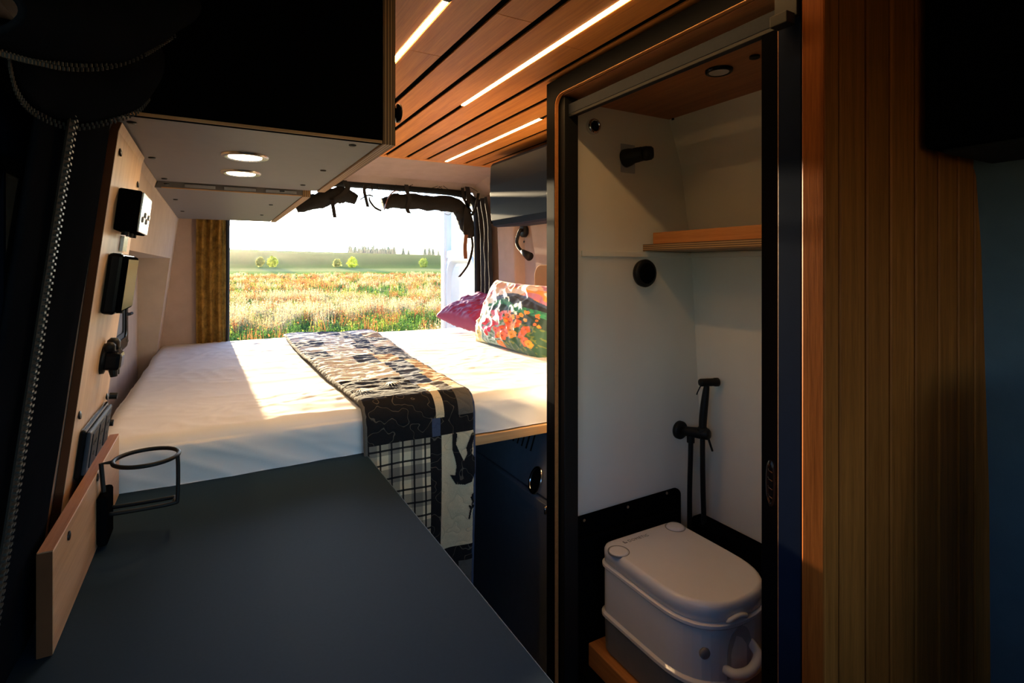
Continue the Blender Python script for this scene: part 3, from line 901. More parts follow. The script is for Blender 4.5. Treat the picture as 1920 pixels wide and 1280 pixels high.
plat = thing('bed_platform', (0.62, 2.3, 0.0), 'plywood bed platform with pale wooden front edge under the mattress', 'bed platform')
bx('deck', -0.235, 1.495, 1.46, 3.17, 0.872, 0.893, M['black'], plat, bevel=0)
bx('front_edge', 0.3585, 1.495, 1.435, 1.459, 0.868, 0.896, M['bed_wood'], plat, bevel=0.002)
bx('base_panel', 0.36, 1.48, 2.07, 2.09, 0.0, 0.871, M['black'], plat)
bx('side_panel', -0.23, 0.33, 1.47, 3.1, 0.0, 0.871, M['black'], plat)
bx('rear_panel', 0.34, 1.49, 3.0, 3.02, 0.0, 0.871, M['black'], plat)

# fridge / storage box under the bed
fg = thing('fridge', (1.2, 1.75, 0.0), 'charcoal fridge with slotted top panel and chrome ring under the bed', 'fridge')
FX = 0.905
bx('body', FX + 0.08, 1.48, 1.385, 2.05, 0.0, 0.862, M['fridge_body'], fg, bevel=0.004)
def fgx(z): return FX + 0.065*max(0.0, z - 0.675)/0.187       # top panel leans back
build('vent_panel', prism_y(B(), [(fgx(0.675), 0.675), (fgx(0.862), 0.862), (FX + 0.0795, 0.862), (FX + 0.0795, 0.675)], 1.385, 2.05), M['fridge_body'], fg, bevel=0.004)
bx('door', FX - 0.004, FX + 0.0795, 1.385, 2.05, 0.02, 0.668, M['fridge_body'], fg, bevel=0.008)
bx('door_trim', FX - 0.0075, FX - 0.0035, 1.39, 2.045, 0.630, 0.662, M['fridge_body'], fg, bevel=0.002)
slot = None
for i in range(15):
    y = 1.965 - i * 0.030
    bm = B()
    rings(bm, [[(fgx(z) - 0.0012, y, z), (fgx(z) - 0.0012, y + 0.0055, z), (fgx(z) + 0.004, y + 0.0055, z), (fgx(z) + 0.004, y, z)] for z in (0.775, 0.845)])
    build('vent_slot', bm, M['black'], fg)
    bm = B()
    rings(bm, [[(fgx(z) - 0.002, y + 0.0056, z), (fgx(z) - 0.002, y + 0.0072, z), (fgx(z) + 0.002, y + 0.0072, z), (fgx(z) + 0.002, y + 0.0056, z)] for z in (0.775, 0.845)])
    build('slot_highlight', bm, M['silver_plate'], fg)  # silver strip beside each slot paints a highlight on its edge
p = on_x(1012, 898, FX + 0.022)
def ell(o, k, n=28):
    out = []
    for i in range(n):
        z = p.z + 0.038*k*math.sin(2*math.pi*i/n)
        out.append((fgx(z) + o, p.y + 0.030*k*math.cos(2*math.pi*i/n), z))
    return out
build('ring_handle', tube(B(), ell(-0.006, 1.0), 0.0045, 10, closed=True), M['chrome'], fg, smooth=True)
build('ring_well', rings(B(), [ell(-0.006, 0.93), ell(-0.001, 0.80)]), M['black_gloss'], fg)
p2 = on_x(1030, 947, FX)
build('latch', tube(B(), [(FX + 0.002, p2.y, p2.z), (FX - 0.018, p2.y - 0.004, p2.z - 0.003), (FX - 0.018, p2.y - 0.006, p2.z - 0.02)], 0.005, 10), M['chrome'], fg, smooth=True)

# ------------------------------------------------------------------ quilt runner
QY0, QYC = 3.10, MY0 + 0.035
QZ = MZ1 + 0.016
Q_TOP = QY0 - QYC
Q_ROLL = 0.085
Q_DROP = 0.56
Q_LEN = Q_TOP + Q_ROLL + Q_DROP
def quilt_pt(s, L, lift=0.0):
    """s 0..1 left to right, L metres from the rear end, down over the front edge"""
    t = min(1.0, L / Q_TOP)
    xa = lerp(0.335, 0.352, t) - 0.03*math.sin(math.pi*t)*0.4
    xb = lerp(0.80, 0.668, smooth01(t)**0.8)
    if L > Q_TOP:
        k = (L - Q_TOP)/(Q_ROLL + Q_DROP)
        xa, xb = lerp(xa, 0.362, k), lerp(xb, 0.655, k)
    x = lerp(xa, xb, s)
    # puckers
    n1 = noise.noise(Vector((x*22, L*48, 0.5))); n2 = noise.noise(Vector((x*60, L*75, 4.2)))
    n3 = noise.noise(Vector((x*4, L*5, 9.0)))
    top = 1.0 - smooth01((L - Q_TOP + 0.25)/0.3)
    d = (0.0038*top + 0.0010)*n1 + 0.0011*n2 + 0.008*n3*(0.4 + 0.6*top)
    edge = max(0.0, min(1.0, min(s, 1 - s)/0.05))
    d += 0.004*math.sqrt(edge) + lift
    if L <= Q_TOP:
        y = QY0 - L; z = QZ
        nrm = Vector((0, 0, 1))
    elif L <= Q_TOP + Q_ROLL:
        a = (L - Q_TOP)/Q_ROLL * math.pi/2
        rr_ = Q_ROLL*2/math.pi
        y = QYC - rr_*math.sin(a); z = QZ - rr_ + rr_*math.cos(a)
        nrm = Vector((0, -math.sin(a), math.cos(a)))
    else:
        rr_ = Q_ROLL*2/math.pi
        k = L - Q_TOP - Q_ROLL
        y = QYC - rr_ - 0.008*math.sin(k*6); z = QZ - rr_ - k
        nrm = Vector((0, -1, 0))
        d += 0.006*math.sin(x*38 + k*3)*min(1, k*4)
    return Vector((x, y, z)) + nrm*(d + 0.006)

def stitch_fabric(name, c, var=0.2, line=None, scale=16.0):
    """quilted cotton: meandering stitch line pressed into the cloth"""
    m = bpy.data.materials.new(name)
    nt, N, L, b = nodes_of(m)
    vec = coords(nt)
    f = noise_tex(nt, vec, scale, 1.0, 0.4)
    sub = N.new('ShaderNodeMath'); sub.operation = 'SUBTRACT'; sub.inputs[1].default_value = 0.5
    L.new(f, sub.inputs[0])
    ab = N.new('ShaderNodeMath'); ab.operation = 'ABSOLUTE'; L.new(sub.outputs[0], ab.inputs[0])
    line = line or tuple(min(1, x*0.72) for x in c)
    g = noise_tex(nt, vec, 500, 2)
    base = ramp(nt, g, [(0.3, tuple(x*(1-var) for x in c)), (0.7, c)])
    st = ramp(nt, ab.outputs[0], [(0.004, (1, 1, 1)), (0.010, (0, 0, 0))])
    mx = N.new('ShaderNodeMix'); mx.data_type = 'RGBA'
    L.new(st, mx.inputs[0]); L.new(base, mx.inputs[6]); mx.inputs[7].default_value = rgb(line)
    L.new(mx.outputs[2], b.inputs['Base Color'])
    b.inputs['Roughness'].default_value = 0.95
    b.inputs['Specular IOR Level'].default_value = 0.15
    mr = N.new('ShaderNodeMapRange'); mr.inputs['From Max'].default_value = 0.10
    L.new(ab.outputs[0], mr.inputs['Value'])
    bump(nt, mr.outputs[0], b, 0.35, 0.003)
    return m
def plaid_fabric(name):
    m = bpy.data.materials.new(name)
    nt, N, L, b = nodes_of(m)
    tc = N.new('ShaderNodeTexCoord'); sep = N.new('ShaderNodeSeparateXYZ'); L.new(tc.outputs['UV'], sep.inputs[0])
    def bands(out, freq, ph, lo):
        mu = N.new('ShaderNodeMath'); mu.operation = 'MULTIPLY_ADD'; mu.inputs[1].default_value = freq; mu.inputs[2].default_value = ph; L.new(out, mu.inputs[0])
        fr_ = N.new('ShaderNodeMath'); fr_.operation = 'FRACT'; L.new(mu.outputs[0], fr_.inputs[0])
        lt = N.new('ShaderNodeMath'); lt.operation = 'LESS_THAN'; lt.inputs[1].default_value = lo; L.new(fr_.outputs[0], lt.inputs[0])
        return lt.outputs[0]
    def mixc(fac, a_sock, col, amt):
        k = N.new('ShaderNodeMath'); k.operation = 'MULTIPLY'; k.inputs[1].default_value = amt; L.new(fac, k.inputs[0])
        x = N.new('ShaderNodeMix'); x.data_type = 'RGBA'
        L.new(k.outputs[0], x.inputs[0]); L.new(a_sock, x.inputs[6]); x.inputs[7].default_value = rgb(col)
        return x.outputs[2]
    base = N.new('ShaderNodeRGB'); base.outputs[0].default_value = rgb((0.76, 0.60, 0.37))
    c = base.outputs[0]
    c = mixc(bands(sep.outputs['X'], 16.0, 0.1, 0.5), c, (0.08, 0.08, 0.085), 0.55)
    c = mixc(bands(sep.outputs['Y'], 13.0, 0.3, 0.5), c, (0.07, 0.07, 0.075), 0.55)
    c = mixc(bands(sep.outputs['X'], 32.0, 0.0, 0.16), c, (0.01, 0.01, 0.012), 0.95)
    c = mixc(bands(sep.outputs['Y'], 26.0, 0.0, 0.14), c, (0.01, 0.01, 0.012), 0.95)
    L.new(c, b.inputs['Base Color']); b.inputs['Roughness'].default_value = 0.95
    b.inputs['Specular IOR Level'].default_value = 0.15
    bump(nt, noise_tex(nt, coords(nt), 40, 2), b, 0.4, 0.004)
    return m
M['q_black'] = stitch_fabric('quilt_black', (0.014, 0.013, 0.014), line=(0.11, 0.09, 0.065), scale=24)
M['q_cream'] = stitch_fabric('quilt_cream', (0.76, 0.60, 0.37), scale=22)
M['q_white'] = stitch_fabric('quilt_pale', (0.80, 0.75, 0.66), scale=30, line=(0.40, 0.38, 0.38))
M['q_tan'] = stitch_fabric('quilt_tan', (0.55, 0.36, 0.20), scale=30)
M['q_slate'] = stitch_fabric('quilt_slate', (0.07, 0.09, 0.15), scale=30)
M['q_grey'] = stitch_fabric('quilt_grey', (0.13, 0.115, 0.095), scale=24)
M['q_plaid'] = plaid_fabric('quilt_plaid')

quilt = thing('patchwork_quilt', (0.5, 2.2, 1.0), 'folded black and cream patchwork quilt running over the bed and hanging down', 'quilt')
def quilt_patch(s0, s1, L0, L1, m, name='patch', parent=None, lift=0.0):
    ns = max(2, int((s1 - s0)*75)); nl = max(2, int((L1 - L0)/0.0065))
    me = grid_mesh(name, lambda a, b: quilt_pt(lerp(s0, s1, a), lerp(L0, L1, b), lift), ns, nl)
    uv = me.uv_layers.new(name='UVMap')
    for lp in me.loops:
        vi = lp.vertex_index
        a = (vi % (ns + 1))/ns; b = (vi // (ns + 1))/nl
        uv.data[lp.index].uv = (lerp(s0, s1, a)*0.31, lerp(L0, L1, b))
    return link_mesh(name, me, M[m], parent or quilt, smooth=True)
LC = Q_TOP                      # front edge of the bed
# rows on top of the bed (from the rear), mixed strips
rows = [
    (0.00, 0.16, [(0, .34, 'q_white'), (.34, .70, 'q_slate'), (.70, 1, 'q_white')]),
    (0.16, 0.34, [(0, .50, 'q_white'), (.50, .80, 'q_slate'), (.80, 1, 'q_tan')]),
    (0.34, 0.52, [(0, .30, 'q_slate'), (.30, .62, 'q_white'), (.62, 1, 'q_slate')]),
    (0.52, 0.70, [(0, .55, 'q_white'), (.55, .76, 'q_slate'), (.76, 1, 'q_white')]),
    (0.70, 0.90, [(0, .22, 'q_slate'), (.22, .66, 'q_white'), (.66, 1, 'q_slate')]),
    (0.90, 1.08, [(0, .40, 'q_white'), (.40, .62, 'q_slate'), (.62, .84, 'q_tan'), (.84, 1, 'q_slate')]),
    (1.08, 1.36, [(0, .62, 'q_white'), (.62, .86, 'q_slate'), (.86, 1, 'q_tan')]),
    (1.36, LC - 0.10, [(0, .60, 'q_black'), (.60, .80, 'q_slate'), (.80, 1, 'q_tan')]),
    (LC - 0.10, LC + 0.0, [(0, .62, 'q_black'), (.62, .74, 'q_cream'), (.74, .88, 'q_grey'), (.88, 1, 'q_cream')]),
    (LC + 0.0, LC + 0.085, [(0, .62, 'q_black'), (.62, .70, 'q_cream'), (.70, .84, 'q_black'), (.84, 1, 'q_grey')]),
    (LC + 0.085, LC + 0.135, [(0, .58, 'q_black'), (.58, .66, 'q_slate'), (.66, 1, 'q_black')]),
    (LC + 0.135, LC + 0.46, [(0, .56, 'q_plaid'), (.56, .67, 'q_black'), (.67, 1, 'q_cream')]),
    (LC + 0.46, LC + 0.505, [(0, .56, 'q_plaid'), (.56, 1, 'q_black')]),
    (LC + 0.505, LC + 0.575, [(0, .56, 'q_plaid'), (.56, .70, 'q_slate'), (.70, .86, 'q_black'), (.86, 1, 'q_grey')]),
    (LC + 0.575, Q_LEN, [(0, .56, 'q_grey'), (.56, .78, 'q_grey'), (.78, 1, 'q_cream')]),
]
for L0, L1, cells in rows:
    for s0, s1, m in cells:
        quilt_patch(s0, s1, L0, L1, m)
# lower layer of the fold, showing along the left edge
def qedge(k):
    pts = [quilt_pt(k, L, -0.006) for L in np.linspace(0.0, Q_LEN, 90)]
    return pts
build('binding', tube(B(), qedge(0.0), 0.0075, 8), M['q_grey'], quilt, smooth=True)
build('binding', tube(B(), qedge(1.0), 0.0075, 8), M['q_slate'], quilt, smooth=True)
build('binding', tube(B(), [quilt_pt(s, 0.0, -0.006) for s in np.linspace(0, 1, 30)], 0.0075, 8), M['q_slate'], quilt, smooth=True)
# applique shapes mapped on to the cloth
def applique(name, poly, m):
    """poly in (s,L), cut from a fine grid that follows the quilt"""
    ss = [p[0] for p in poly]; ll = [p[1] for p in poly]
    def inside(x, y):
        c = False; j = len(poly) - 1
        for i in range(len(poly)):
            (xi, yi), (xj, yj) = poly[i], poly[j]
            if (yi > y) != (yj > y) and x < (xj - xi)*(y - yi)/(yj - yi) + xi: c = not c
            j = i
        return c
    st, sl = 0.0013/0.3, 0.0013
    n, k = int((max(ss) - min(ss))/st) + 1, int((max(ll) - min(ll))/sl) + 1
    bm = B(); vm = {}
    def vert(i, j):
        if (i, j) not in vm: vm[(i, j)] = bm.verts.new(quilt_pt(min(ss) + i*st, min(ll) + j*sl, 0.0025))
        return vm[(i, j)]
    for i in range(n):
        for j in range(k):
            if inside(min(ss) + (i + 0.5)*st, min(ll) + (j + 0.5)*sl):
                bm.faces.new((vert(i, j), vert(i+1, j), vert(i+1, j+1), vert(i, j+1)))
    return build(name, bm, M[m], quilt, smooth=True)
def pq(u, v):       # picture estimate of a spot on the hanging front -> (s, L)
    p = on_y(u, v, QYC - 0.06)
    return ((p.x - 0.357)/(0.658 - 0.357), Q_TOP + Q_ROLL + (QZ - Q_ROLL*2/math.pi - p.z))
moose = [(843, 812), (848, 809), (852, 812), (850, 832), (858, 850), (864, 862), (870, 848), (868, 838), (877, 812), (881, 809), (884, 812), (880, 830), (878, 848), (884, 855), (884, 884), (878, 900), (866, 906), (850, 906), (845, 898), (839, 888), (849, 889), (851, 872), (848, 858), (843, 842)]
applique('moose_applique', [pq(u, v) for u, v in moose], 'q_black')
branch = [(879, 922), (882, 920), (881, 934), (884, 930), (884, 934), (880, 941), (884, 943), (883, 946), (879, 950), (876, 970), (873, 969), (876, 950), (873, 945), (875, 943), (878, 945), (879, 936), (876, 928), (878, 927)]
applique('branch_applique', [pq(u, v) for u, v in branch], 'q_black')
# pale pine twigs printed at the front left corner of the top
for (s, L, a0) in ((0.10, LC - 0.12, 0.2), (0.42, LC - 0.17, -0.35), (0.24, LC - 0.30, 0.1)):
    bm = B()
    for k in range(13):
        a = a0 + (k - 6)*0.17
        l = 0.075*(1 - abs(k - 6)*0.06)
        ds, dl = math.sin(a)*l/0.31, math.cos(a)*l
        w = 0.0032
        pts = []
        for t in (0, 0.35, 0.7, 1.0):
            ww = w*(1 - t)
            pts.append((quilt_pt(s + ds*t - ww/0.31, L + dl*t, 0.004), quilt_pt(s + ds*t + ww/0.31, L + dl*t, 0.004)))
        vs = [(bm.verts.new(a_), bm.verts.new(b_)) for a_, b_ in pts]
        for (a1, b1), (a2, b2) in zip(vs, vs[1:]):
            bm.faces.new((a1, b1, b2, a2))
    build('pine_applique', bm, M['q_white'], quilt)

# ------------------------------------------------------------------ pillows
def pillow_mesh(name, w, h, t, mtx, n=70, seed=0.0, colfn=None, sag=0.0):
    vs = []; fs = []; cols = []
    def pt(u, v, side):
        e = max(0.0, (1 - abs(u)**3.2))*max(0.0, (1 - abs(v)**3.2))
        th = t*(e**0.42)
        pin = 0.10
        x = u*w/2*(1 - pin*(1 - v*v)*0.0 - pin*(v*v)*(0) ) * (1 - 0.09*(1 - abs(v)**2)*abs(u)**6)
        y = v*h/2*(1 - 0.09*(1 - abs(u)**2)*abs(v)**6)
        cr = 0.012*noise.noise(Vector((u*3 + seed, v*3, 1 + side))) + 0.006*noise.noise(Vector((u*9 + seed, v*6, side*3)))
        ridg = 0.007*(1 - abs(noise.noise(Vector((u*4 + v*3 + seed, v*2 - u*2, 7.7)))))**5
        z = side*(th/2 + (cr + ridg)*min(1, e*2.5))
        return mtx @ Vector((x, y, z + sag*(u*u)))
    idx = {}
    for side in (1, -1):
        for j in range(n + 1):
            for i in range(n + 1):
                u = -1 + 2*i/n; v = -1 + 2*j/n
                rim = i in (0, n) or j in (0, n)
                key = (i, j, 0 if rim else side)
                if key not in idx:
                    idx[key] = len(vs)
                    vs.append(tuple(pt(u, v, side)))
                    cols.append(colfn(u, v) if colfn else None)
        for j in range(n):
            for i in range(n):
                q = []
                for a, b in ((i, j), (i+1, j), (i+1, j+1), (i, j+1)):
                    rim = a in (0, n) or b in (0, n)
                    q.append(idx[(a, b, 0 if rim else side)])
                fs.append(q if side == 1 else q[::-1])
    me = bpy.data.meshes.new(name)
    me.from_pydata(vs, [], fs)
    if colfn:
        at = me.color_attributes.new('Col', 'FLOAT_COLOR', 'POINT')
        at.data.foreach_set('color', np.array([list(c) + [1.0] for c in cols], dtype=np.float32).ravel())
    return me

def basis(origin, ux, uy):
    ux = Vector(ux).normalized(); uy = Vector(uy); uy = (uy - ux*uy.dot(ux)).normalized(); uz = ux.cross(uy)
    m = Matrix((ux, uy, uz)).transposed().to_4x4()
    m.translation = origin
    return m

prn = random.Random(21)
flowers = []
for _ in range(26):   # small pink blossoms across the middle
    flowers.append((prn.uniform(-0.35, 0.25), prn.uniform(-0.30, 0.02), prn.uniform(0.03, 0.065), prn.choice([(0.85, 0.12, 0.22), (0.80, 0.22, 0.30), (0.9, 0.35, 0.32)])))
for _ in range(16):   # red
    flowers.append((prn.uniform(-0.45, 0.15), prn.uniform(-0.75, -0.25), prn.uniform(0.05, 0.09), prn.choice([(0.75, 0.03, 0.05), (0.85, 0.10, 0.05), (0.70, 0.03, 0.16)])))
for _ in range(17):   # large orange poppies
    flowers.append((prn.uniform(0.0, 0.82), prn.uniform(-0.92, -0.20), prn.uniform(0.07, 0.125), prn.choice([(0.95, 0.22, 0.03), (0.98, 0.34, 0.04), (0.90, 0.14, 0.04)])))
for _ in range(26):   # orange dots in the dark foliage
    flowers.append((prn.uniform(0.05, 0.9), prn.uniform(-0.25, 0.15), prn.uniform(0.02, 0.05), prn.choice([(0.95, 0.40, 0.06), (0.98, 0.55, 0.10), (0.9, 0.2, 0.05)])))
for _ in range(14):
    flowers.append((prn.uniform(-0.95, -0.55), prn.uniform(-0.9, -0.2), prn.uniform(0.04, 0.09), prn.choice([(0.95, 0.62, 0.10), (0.9, 0.35, 0.06), (0.9, 0.75, 0.25)])))
def floral(u, v):
    n = noise.noise(Vector((u*3, v*3, 2.0)))
    n2 = noise.noise(Vector((u*14, v*14, 5.0)))
    # sky: streaks of pink, cream and orange
    s = noise.noise(Vector((u*2.2 + v*3.0, v*5 - u*1.5, 0.4)))
    if u > -0.1 and v < 0.75: c = (0.92, 0.36 + 0.2*s, 0.08)
    else: c = (0.86, 0.52, 0.42)
    if s > 0.12: c = (0.88, 0.72, 0.62)
    if s < -0.2: c = (0.62, 0.20, 0.30)
    if (u + 0.52)**2/0.028 + (v - 0.18)**2/0.05 < 1: c = (0.92, 0.86, 0.78)
    ridge1 = 0.40 + 0.10*math.sin(u*4 + 0.6) + 0.05*n
    if v < ridge1 + 0.06 and u > -0.35: c = (0.05, 0.08, 0.16)
    if v < ridge1 - 0.02 and u > -0.30: c = (0.012, 0.015, 0.025)
    ridge2 = 0.20 + 0.16*math.exp(-((u + 0.12)/0.25)**2) - 0.25*max(0, -u - 0.3)
    if v < ridge2 and u > -0.55: c = (0.03, 0.26, 0.13) if (n2 > -0.1) else (0.02, 0.14, 0.10)
    if v < ridge2 - 0.16 and u > -0.45: c = (0.015, 0.05, 0.045)
    low = -0.12 + 0.08*n - 0.1*u
    if v < low:
        c = (0.36, 0.47, 0.45) if n2 > -0.05 else (0.10, 0.22, 0.16)
        if u > 0.15: c = (0.03, 0.10, 0.06) if n2 > -0.2 else (0.16, 0.20, 0.05)
    if u < -0.55 and v < 0.1: c = (0.80, 0.62, 0.28) if n2 > 0 else (0.62, 0.70, 0.55)
    for fu, fv, r, fc in flowers:
        d = math.hypot(u - fu, (v - fv)*0.85)
        if d < r*(0.94 + 0.08*math.sin(5*math.atan2(v - fv, u - fu) + fu*40)):
            k = 1 - 0.45*(d/r < 0.25) - 0.18*(d/r > 0.8)
            c = (fc[0]*k, fc[1]*k, fc[2]*k)
    return c
def printed(name):
    m = bpy.data.materials.new(name)
    nt, N, L, b = nodes_of(m)
    at = N.new('ShaderNodeAttribute'); at.attribute_name = 'Col'
    L.new(at.outputs['Color'], b.inputs['Base Color'])
    b.inputs['Roughness'].default_value = 0.6
    b.inputs['Sheen Weight'].default_value = 0.2
    bump(nt, noise_tex(nt, coords(nt), 500, 2), b, 0.15, 0.001)
    return m
M['print'] = printed('floral_print')
M['maroon'] = fabric('maroon_satin', (0.30, 0.035, 0.095), 500, 0.15, 0.1, 0.5)
M['crimson'] = fabric('crimson_cotton', (0.34, 0.02, 0.03), 500, 0.15, 0.1, 0.8)
mt = basis(Vector((1.272, 2.215, 1.160)), (0.03, -1, -0.03), (0.36, 0.03, 0.93))
me = pillow_mesh('floral_pillow', 0.63, 0.345, 0.16, mt, 150, 0.0, floral)
tag(link_mesh('floral_pillow', me, M['print'], smooth=True), 'bright floral and mountain print pillow leaning at the head of the bed', 'pillow')
tipP = Vector((1.165, 3.03, 1.125))
e1, e2 = Vector((0.27, -0.08, 0.075)), Vector((0.085, -0.40, -0.045))
mt = basis(tipP + (e1 + e2)/2, -e2, e1)
me = pillow_mesh('maroon_pillow', 0.43, 0.32, 0.13, mt, 60, 3.0)
tag(link_mesh('maroon_pillow', me, M['maroon'], smooth=True), 'plain maroon pillow behind the floral pillow near the rear doorway', 'pillow')
mt = basis(Vector((1.415, 2.03, 1.14)), (0.05, -1, 0), (0.30, 0, 0.95))
me = pillow_mesh('crimson_pillow', 0.56, 0.30, 0.13, mt, 50, 6.0)
tag(link_mesh('crimson_pillow', me, M['crimson'], smooth=True), 'dark red pillow edge showing right of the floral pillow', 'pillow')

# wooden pad on the wall behind the pillows
p = on_x(1024, 515, 1.44)
wpad = thing('wall_pad', tuple(p), 'amber wooden backrest pad with rounded corner on the wall behind the pillows', 'backrest')
build('pad', rings(B(), [rrect(xr(1.25) - 0.03, 1.55, 2.37, 1.03, 1.41, 0.06), rrect(xr(1.25) - 0.012, 1.55, 2.37, 1.03, 1.41, 0.06)]), M['oak_pad'], wpad, bevel=0.004)

# reading lamp
p0 = on_x(985, 433, xr2(1.59) - 0.005)
rl = thing('reading_lamp', tuple(p0), 'black gooseneck reading lamp on the wall above the pillows', 'reading lamp')
build('wall_base', lathe(B(), p0, (-1, 0, 0), [(0, 0.036), (0.02, 0.036), (0.026, 0.030), (0.027, 0.01)]), M['black_matte'], rl, smooth=True)
gx = p0.x - 0.03
g = [p0 + Vector((-0.02, 0, 0)), on_x(975, 432, gx - 0.02), on_x(969, 452, gx - 0.03), on_x(973, 465, gx - 0.03), on_x(982, 474, gx - 0.03)]
build('gooseneck', tube(B(), catmull(g, 8), 0.0095, 12), M['black_matte'], rl, smooth=True)
h0_, h1_ = on_x(979, 471, gx - 0.03), on_x(993, 481, gx - 0.03)
build('lamp_head', lathe(B(), h0_, h1_ - h0_, [(0, 0.011), (0.012, 0.015), ((h1_ - h0_).length, 0.024)]), M['black_matte'], rl, smooth=True)
for (u, v) in ((983, 453), (1009, 489), (934, 435)):
    q = on_x(u, v, xr2(1.55) - 0.004)
    build('screw', cyl(B(), q, q + Vector((-0.004, 0, 0)), 0.006, seg=10), M['dark_screw'], wr)

# ================================================================== UPPER CABINETS, LEFT
UZ = 1.65
def upper_cab(x1, y0, y1, label, zt=1.955, z0=UZ):
    c = thing('overhead_cabinet', ((x1 - 0.15)/2, (y0 + y1)/2, z0), label, 'cabinet', 'overhead cabinets along the left wall')
    bx('bottom_panel', xl(z0) + 0.002, x1 - 0.0265, y0 + 0.016, y1, z0 + 0.001, z0 + 0.018, M['grey_lam'], c, bevel=0.0008)
    for (ya, yb) in ((y0, y0 + 0.015), (y1 - 0.015, y1 - 0.0002)):
        bm = B()
        zt_ = zt
        prism_y(bm, [(xl(z) + 0.002, z) for z in (z0 + (0.0 if ya == y0 else 0.02), 1.75, 1.85, zt_)] + [(x1 - 0.0265, zt_), (x1 - 0.0265, z0 + (0.0 if ya == y0 else 0.02))], ya, yb)
        build('end_panel', bm, M['black'] if z0 == UZ or ya != y0 else M['grey_lam'], c)
    bx('back_panel', xl(1.82) + 0.004, xl(1.82) + 0.012, y0 + 0.016, y1 - 0.016, 1.83, zt, M['black'], c, bevel=0)
    d = build('door', box(B(), x1 - 0.025, x1 - 0.0012, y0 - 0.001, y1 - 0.001, z0 - 0.002, zt - 0.004), M['ply_x'], c, bevel=0.0006)
    bx('door_face', x1 - 0.0012, x1, y0 - 0.001, y1 - 0.001, z0 - 0.002, zt - 0.004, M['black'], d, bevel=0)
    return c, d
c1, d1 = upper_cab(0.325, 1.07, 1.862, 'nearer black overhead cabinet with plywood edge and lit downlights beneath')
c2, d2 = upper_cab(0.285, 1.885, 3.05, 'farther overhead cabinet reaching back to the rear doorway', z0=1.634)
kp = on_x(752, 208, 0.335)
build('knob', lathe(B(), (0.325, kp.y + 0.02, kp.z), (1, 0, 0), [(0, 0.010), (0.006, 0.010), (0.007, 0.019), (0.013, 0.019), (0.015, 0.015)]), M['black_gloss'], d1, smooth=True)
bx('lower_edge', xl(1.65) + 0.012, 0.258, 1.8838, 1.8848, 1.6335, 1.6365, M['bed_wood'], c2, bevel=0)
build('knob', lathe(B(), (0.285, 2.0, kp.z), (1, 0, 0), [(0, 0.010), (0.006, 0.010), (0.007, 0.019), (0.013, 0.019), (0.015, 0.015)]), M['black_gloss'], d2, smooth=True)
bx('lower_edge', xl(1.65) + 0.01, 0.298, 1.0685, 1.0705, 1.6495, 1.655, M['bed_wood'], c1, bevel=0)
def screws_under(c, pts, z, r=0.0075):
    for (u, v) in pts:
        p = on_z(u, v, z)
        build('screw', lathe(B(), (p.x, p.y, z + 0.002), (0, 0, -1), [(0, r), (0.003, r), (0.0045, r*0.6)], seg=12), M['dark_screw'], c)
screws_under(c1, [(247, 230), (285, 296), (308, 335), (661, 273), (606, 320), (568, 347)], UZ)
screws_under(c2, [(312, 345), (329, 374), (342, 396), (529, 359), (508, 384), (491, 403)], 1.634)
# gilt slots along the front edge of the farther cabinet
for (u0, u1) in ((346, 404), (420, 480), (498, 556)):
    a = on_y(u0, 348, 1.884); b = on_y(u1, 348, 1.884)
    bx('vent_slot', a.x, b.x, 1.882, 1.8848, 1.6385, 1.6495, M['chrome'], c2, bevel=0.0004)

# downlights in the nearer cabinet
for (u, v, lab) in ((460, 293, 'lit round downlight nearest the camera under the overhead cabinet'), (452, 324, 'lit round downlight second from the camera under the overhead cabinet')):
    p = on_z(u, v, UZ)
    dl = thing('downlight', (p.x, p.y, UZ - 0.006), lab, 'downlight', 'downlights under the overhead cabinet')
    build('trim_ring', lathe(B(), (p.x, p.y, UZ + 0.001), (0, 0, -1), [(0, 0.049), (0.004, 0.048), (0.006, 0.043), (0.003, 0.034)], seg=36, cap=False), M['silver_plate'], dl, smooth=True)
    build('lens', cyl(B(), (p.x, p.y, UZ + 0.0005), (p.x, p.y, UZ - 0.0035), 0.034, seg=32), M['downlight'], dl)

# ================================================================== LIGHT STRIPS IN THE CEILING
for k, y0, y1, lab in ((-3, 1.05, 2.05, 'glowing warm light strip nearest the black overhead cabinet'), (0, 0.55, 1.70, 'long glowing warm light strip in the middle of the plank ceiling'), (3, 1.71, 2.65, 'short glowing warm light strip above the bed beside the shower frame')):
    gx_ = GX0 + PITCH*k
    ls = thing('light_strip', (gx_, (y0 + y1)/2, CZ), lab, 'light strip', 'light strips in the plank ceiling')
    bx('channel', gx_ - 0.0088, gx_ + 0.0088, y0 - 0.012, y1 + 0.006, CZ + 0.003, CZ + 0.005, M['alu'], ls, bevel=0)
    bx('diffuser', gx_ - 0.0055, gx_ + 0.0055, y0, y1, CZ - 0.0015, CZ + 0.0029, M['led'], ls, bevel=0.001)
    bx('end_cap', gx_ - 0.0075, gx_ + 0.0075, y0 - 0.012, y0 - 0.0005, CZ - 0.0015, CZ + 0.0029, M['black_matte'], ls, bevel=0.0005)

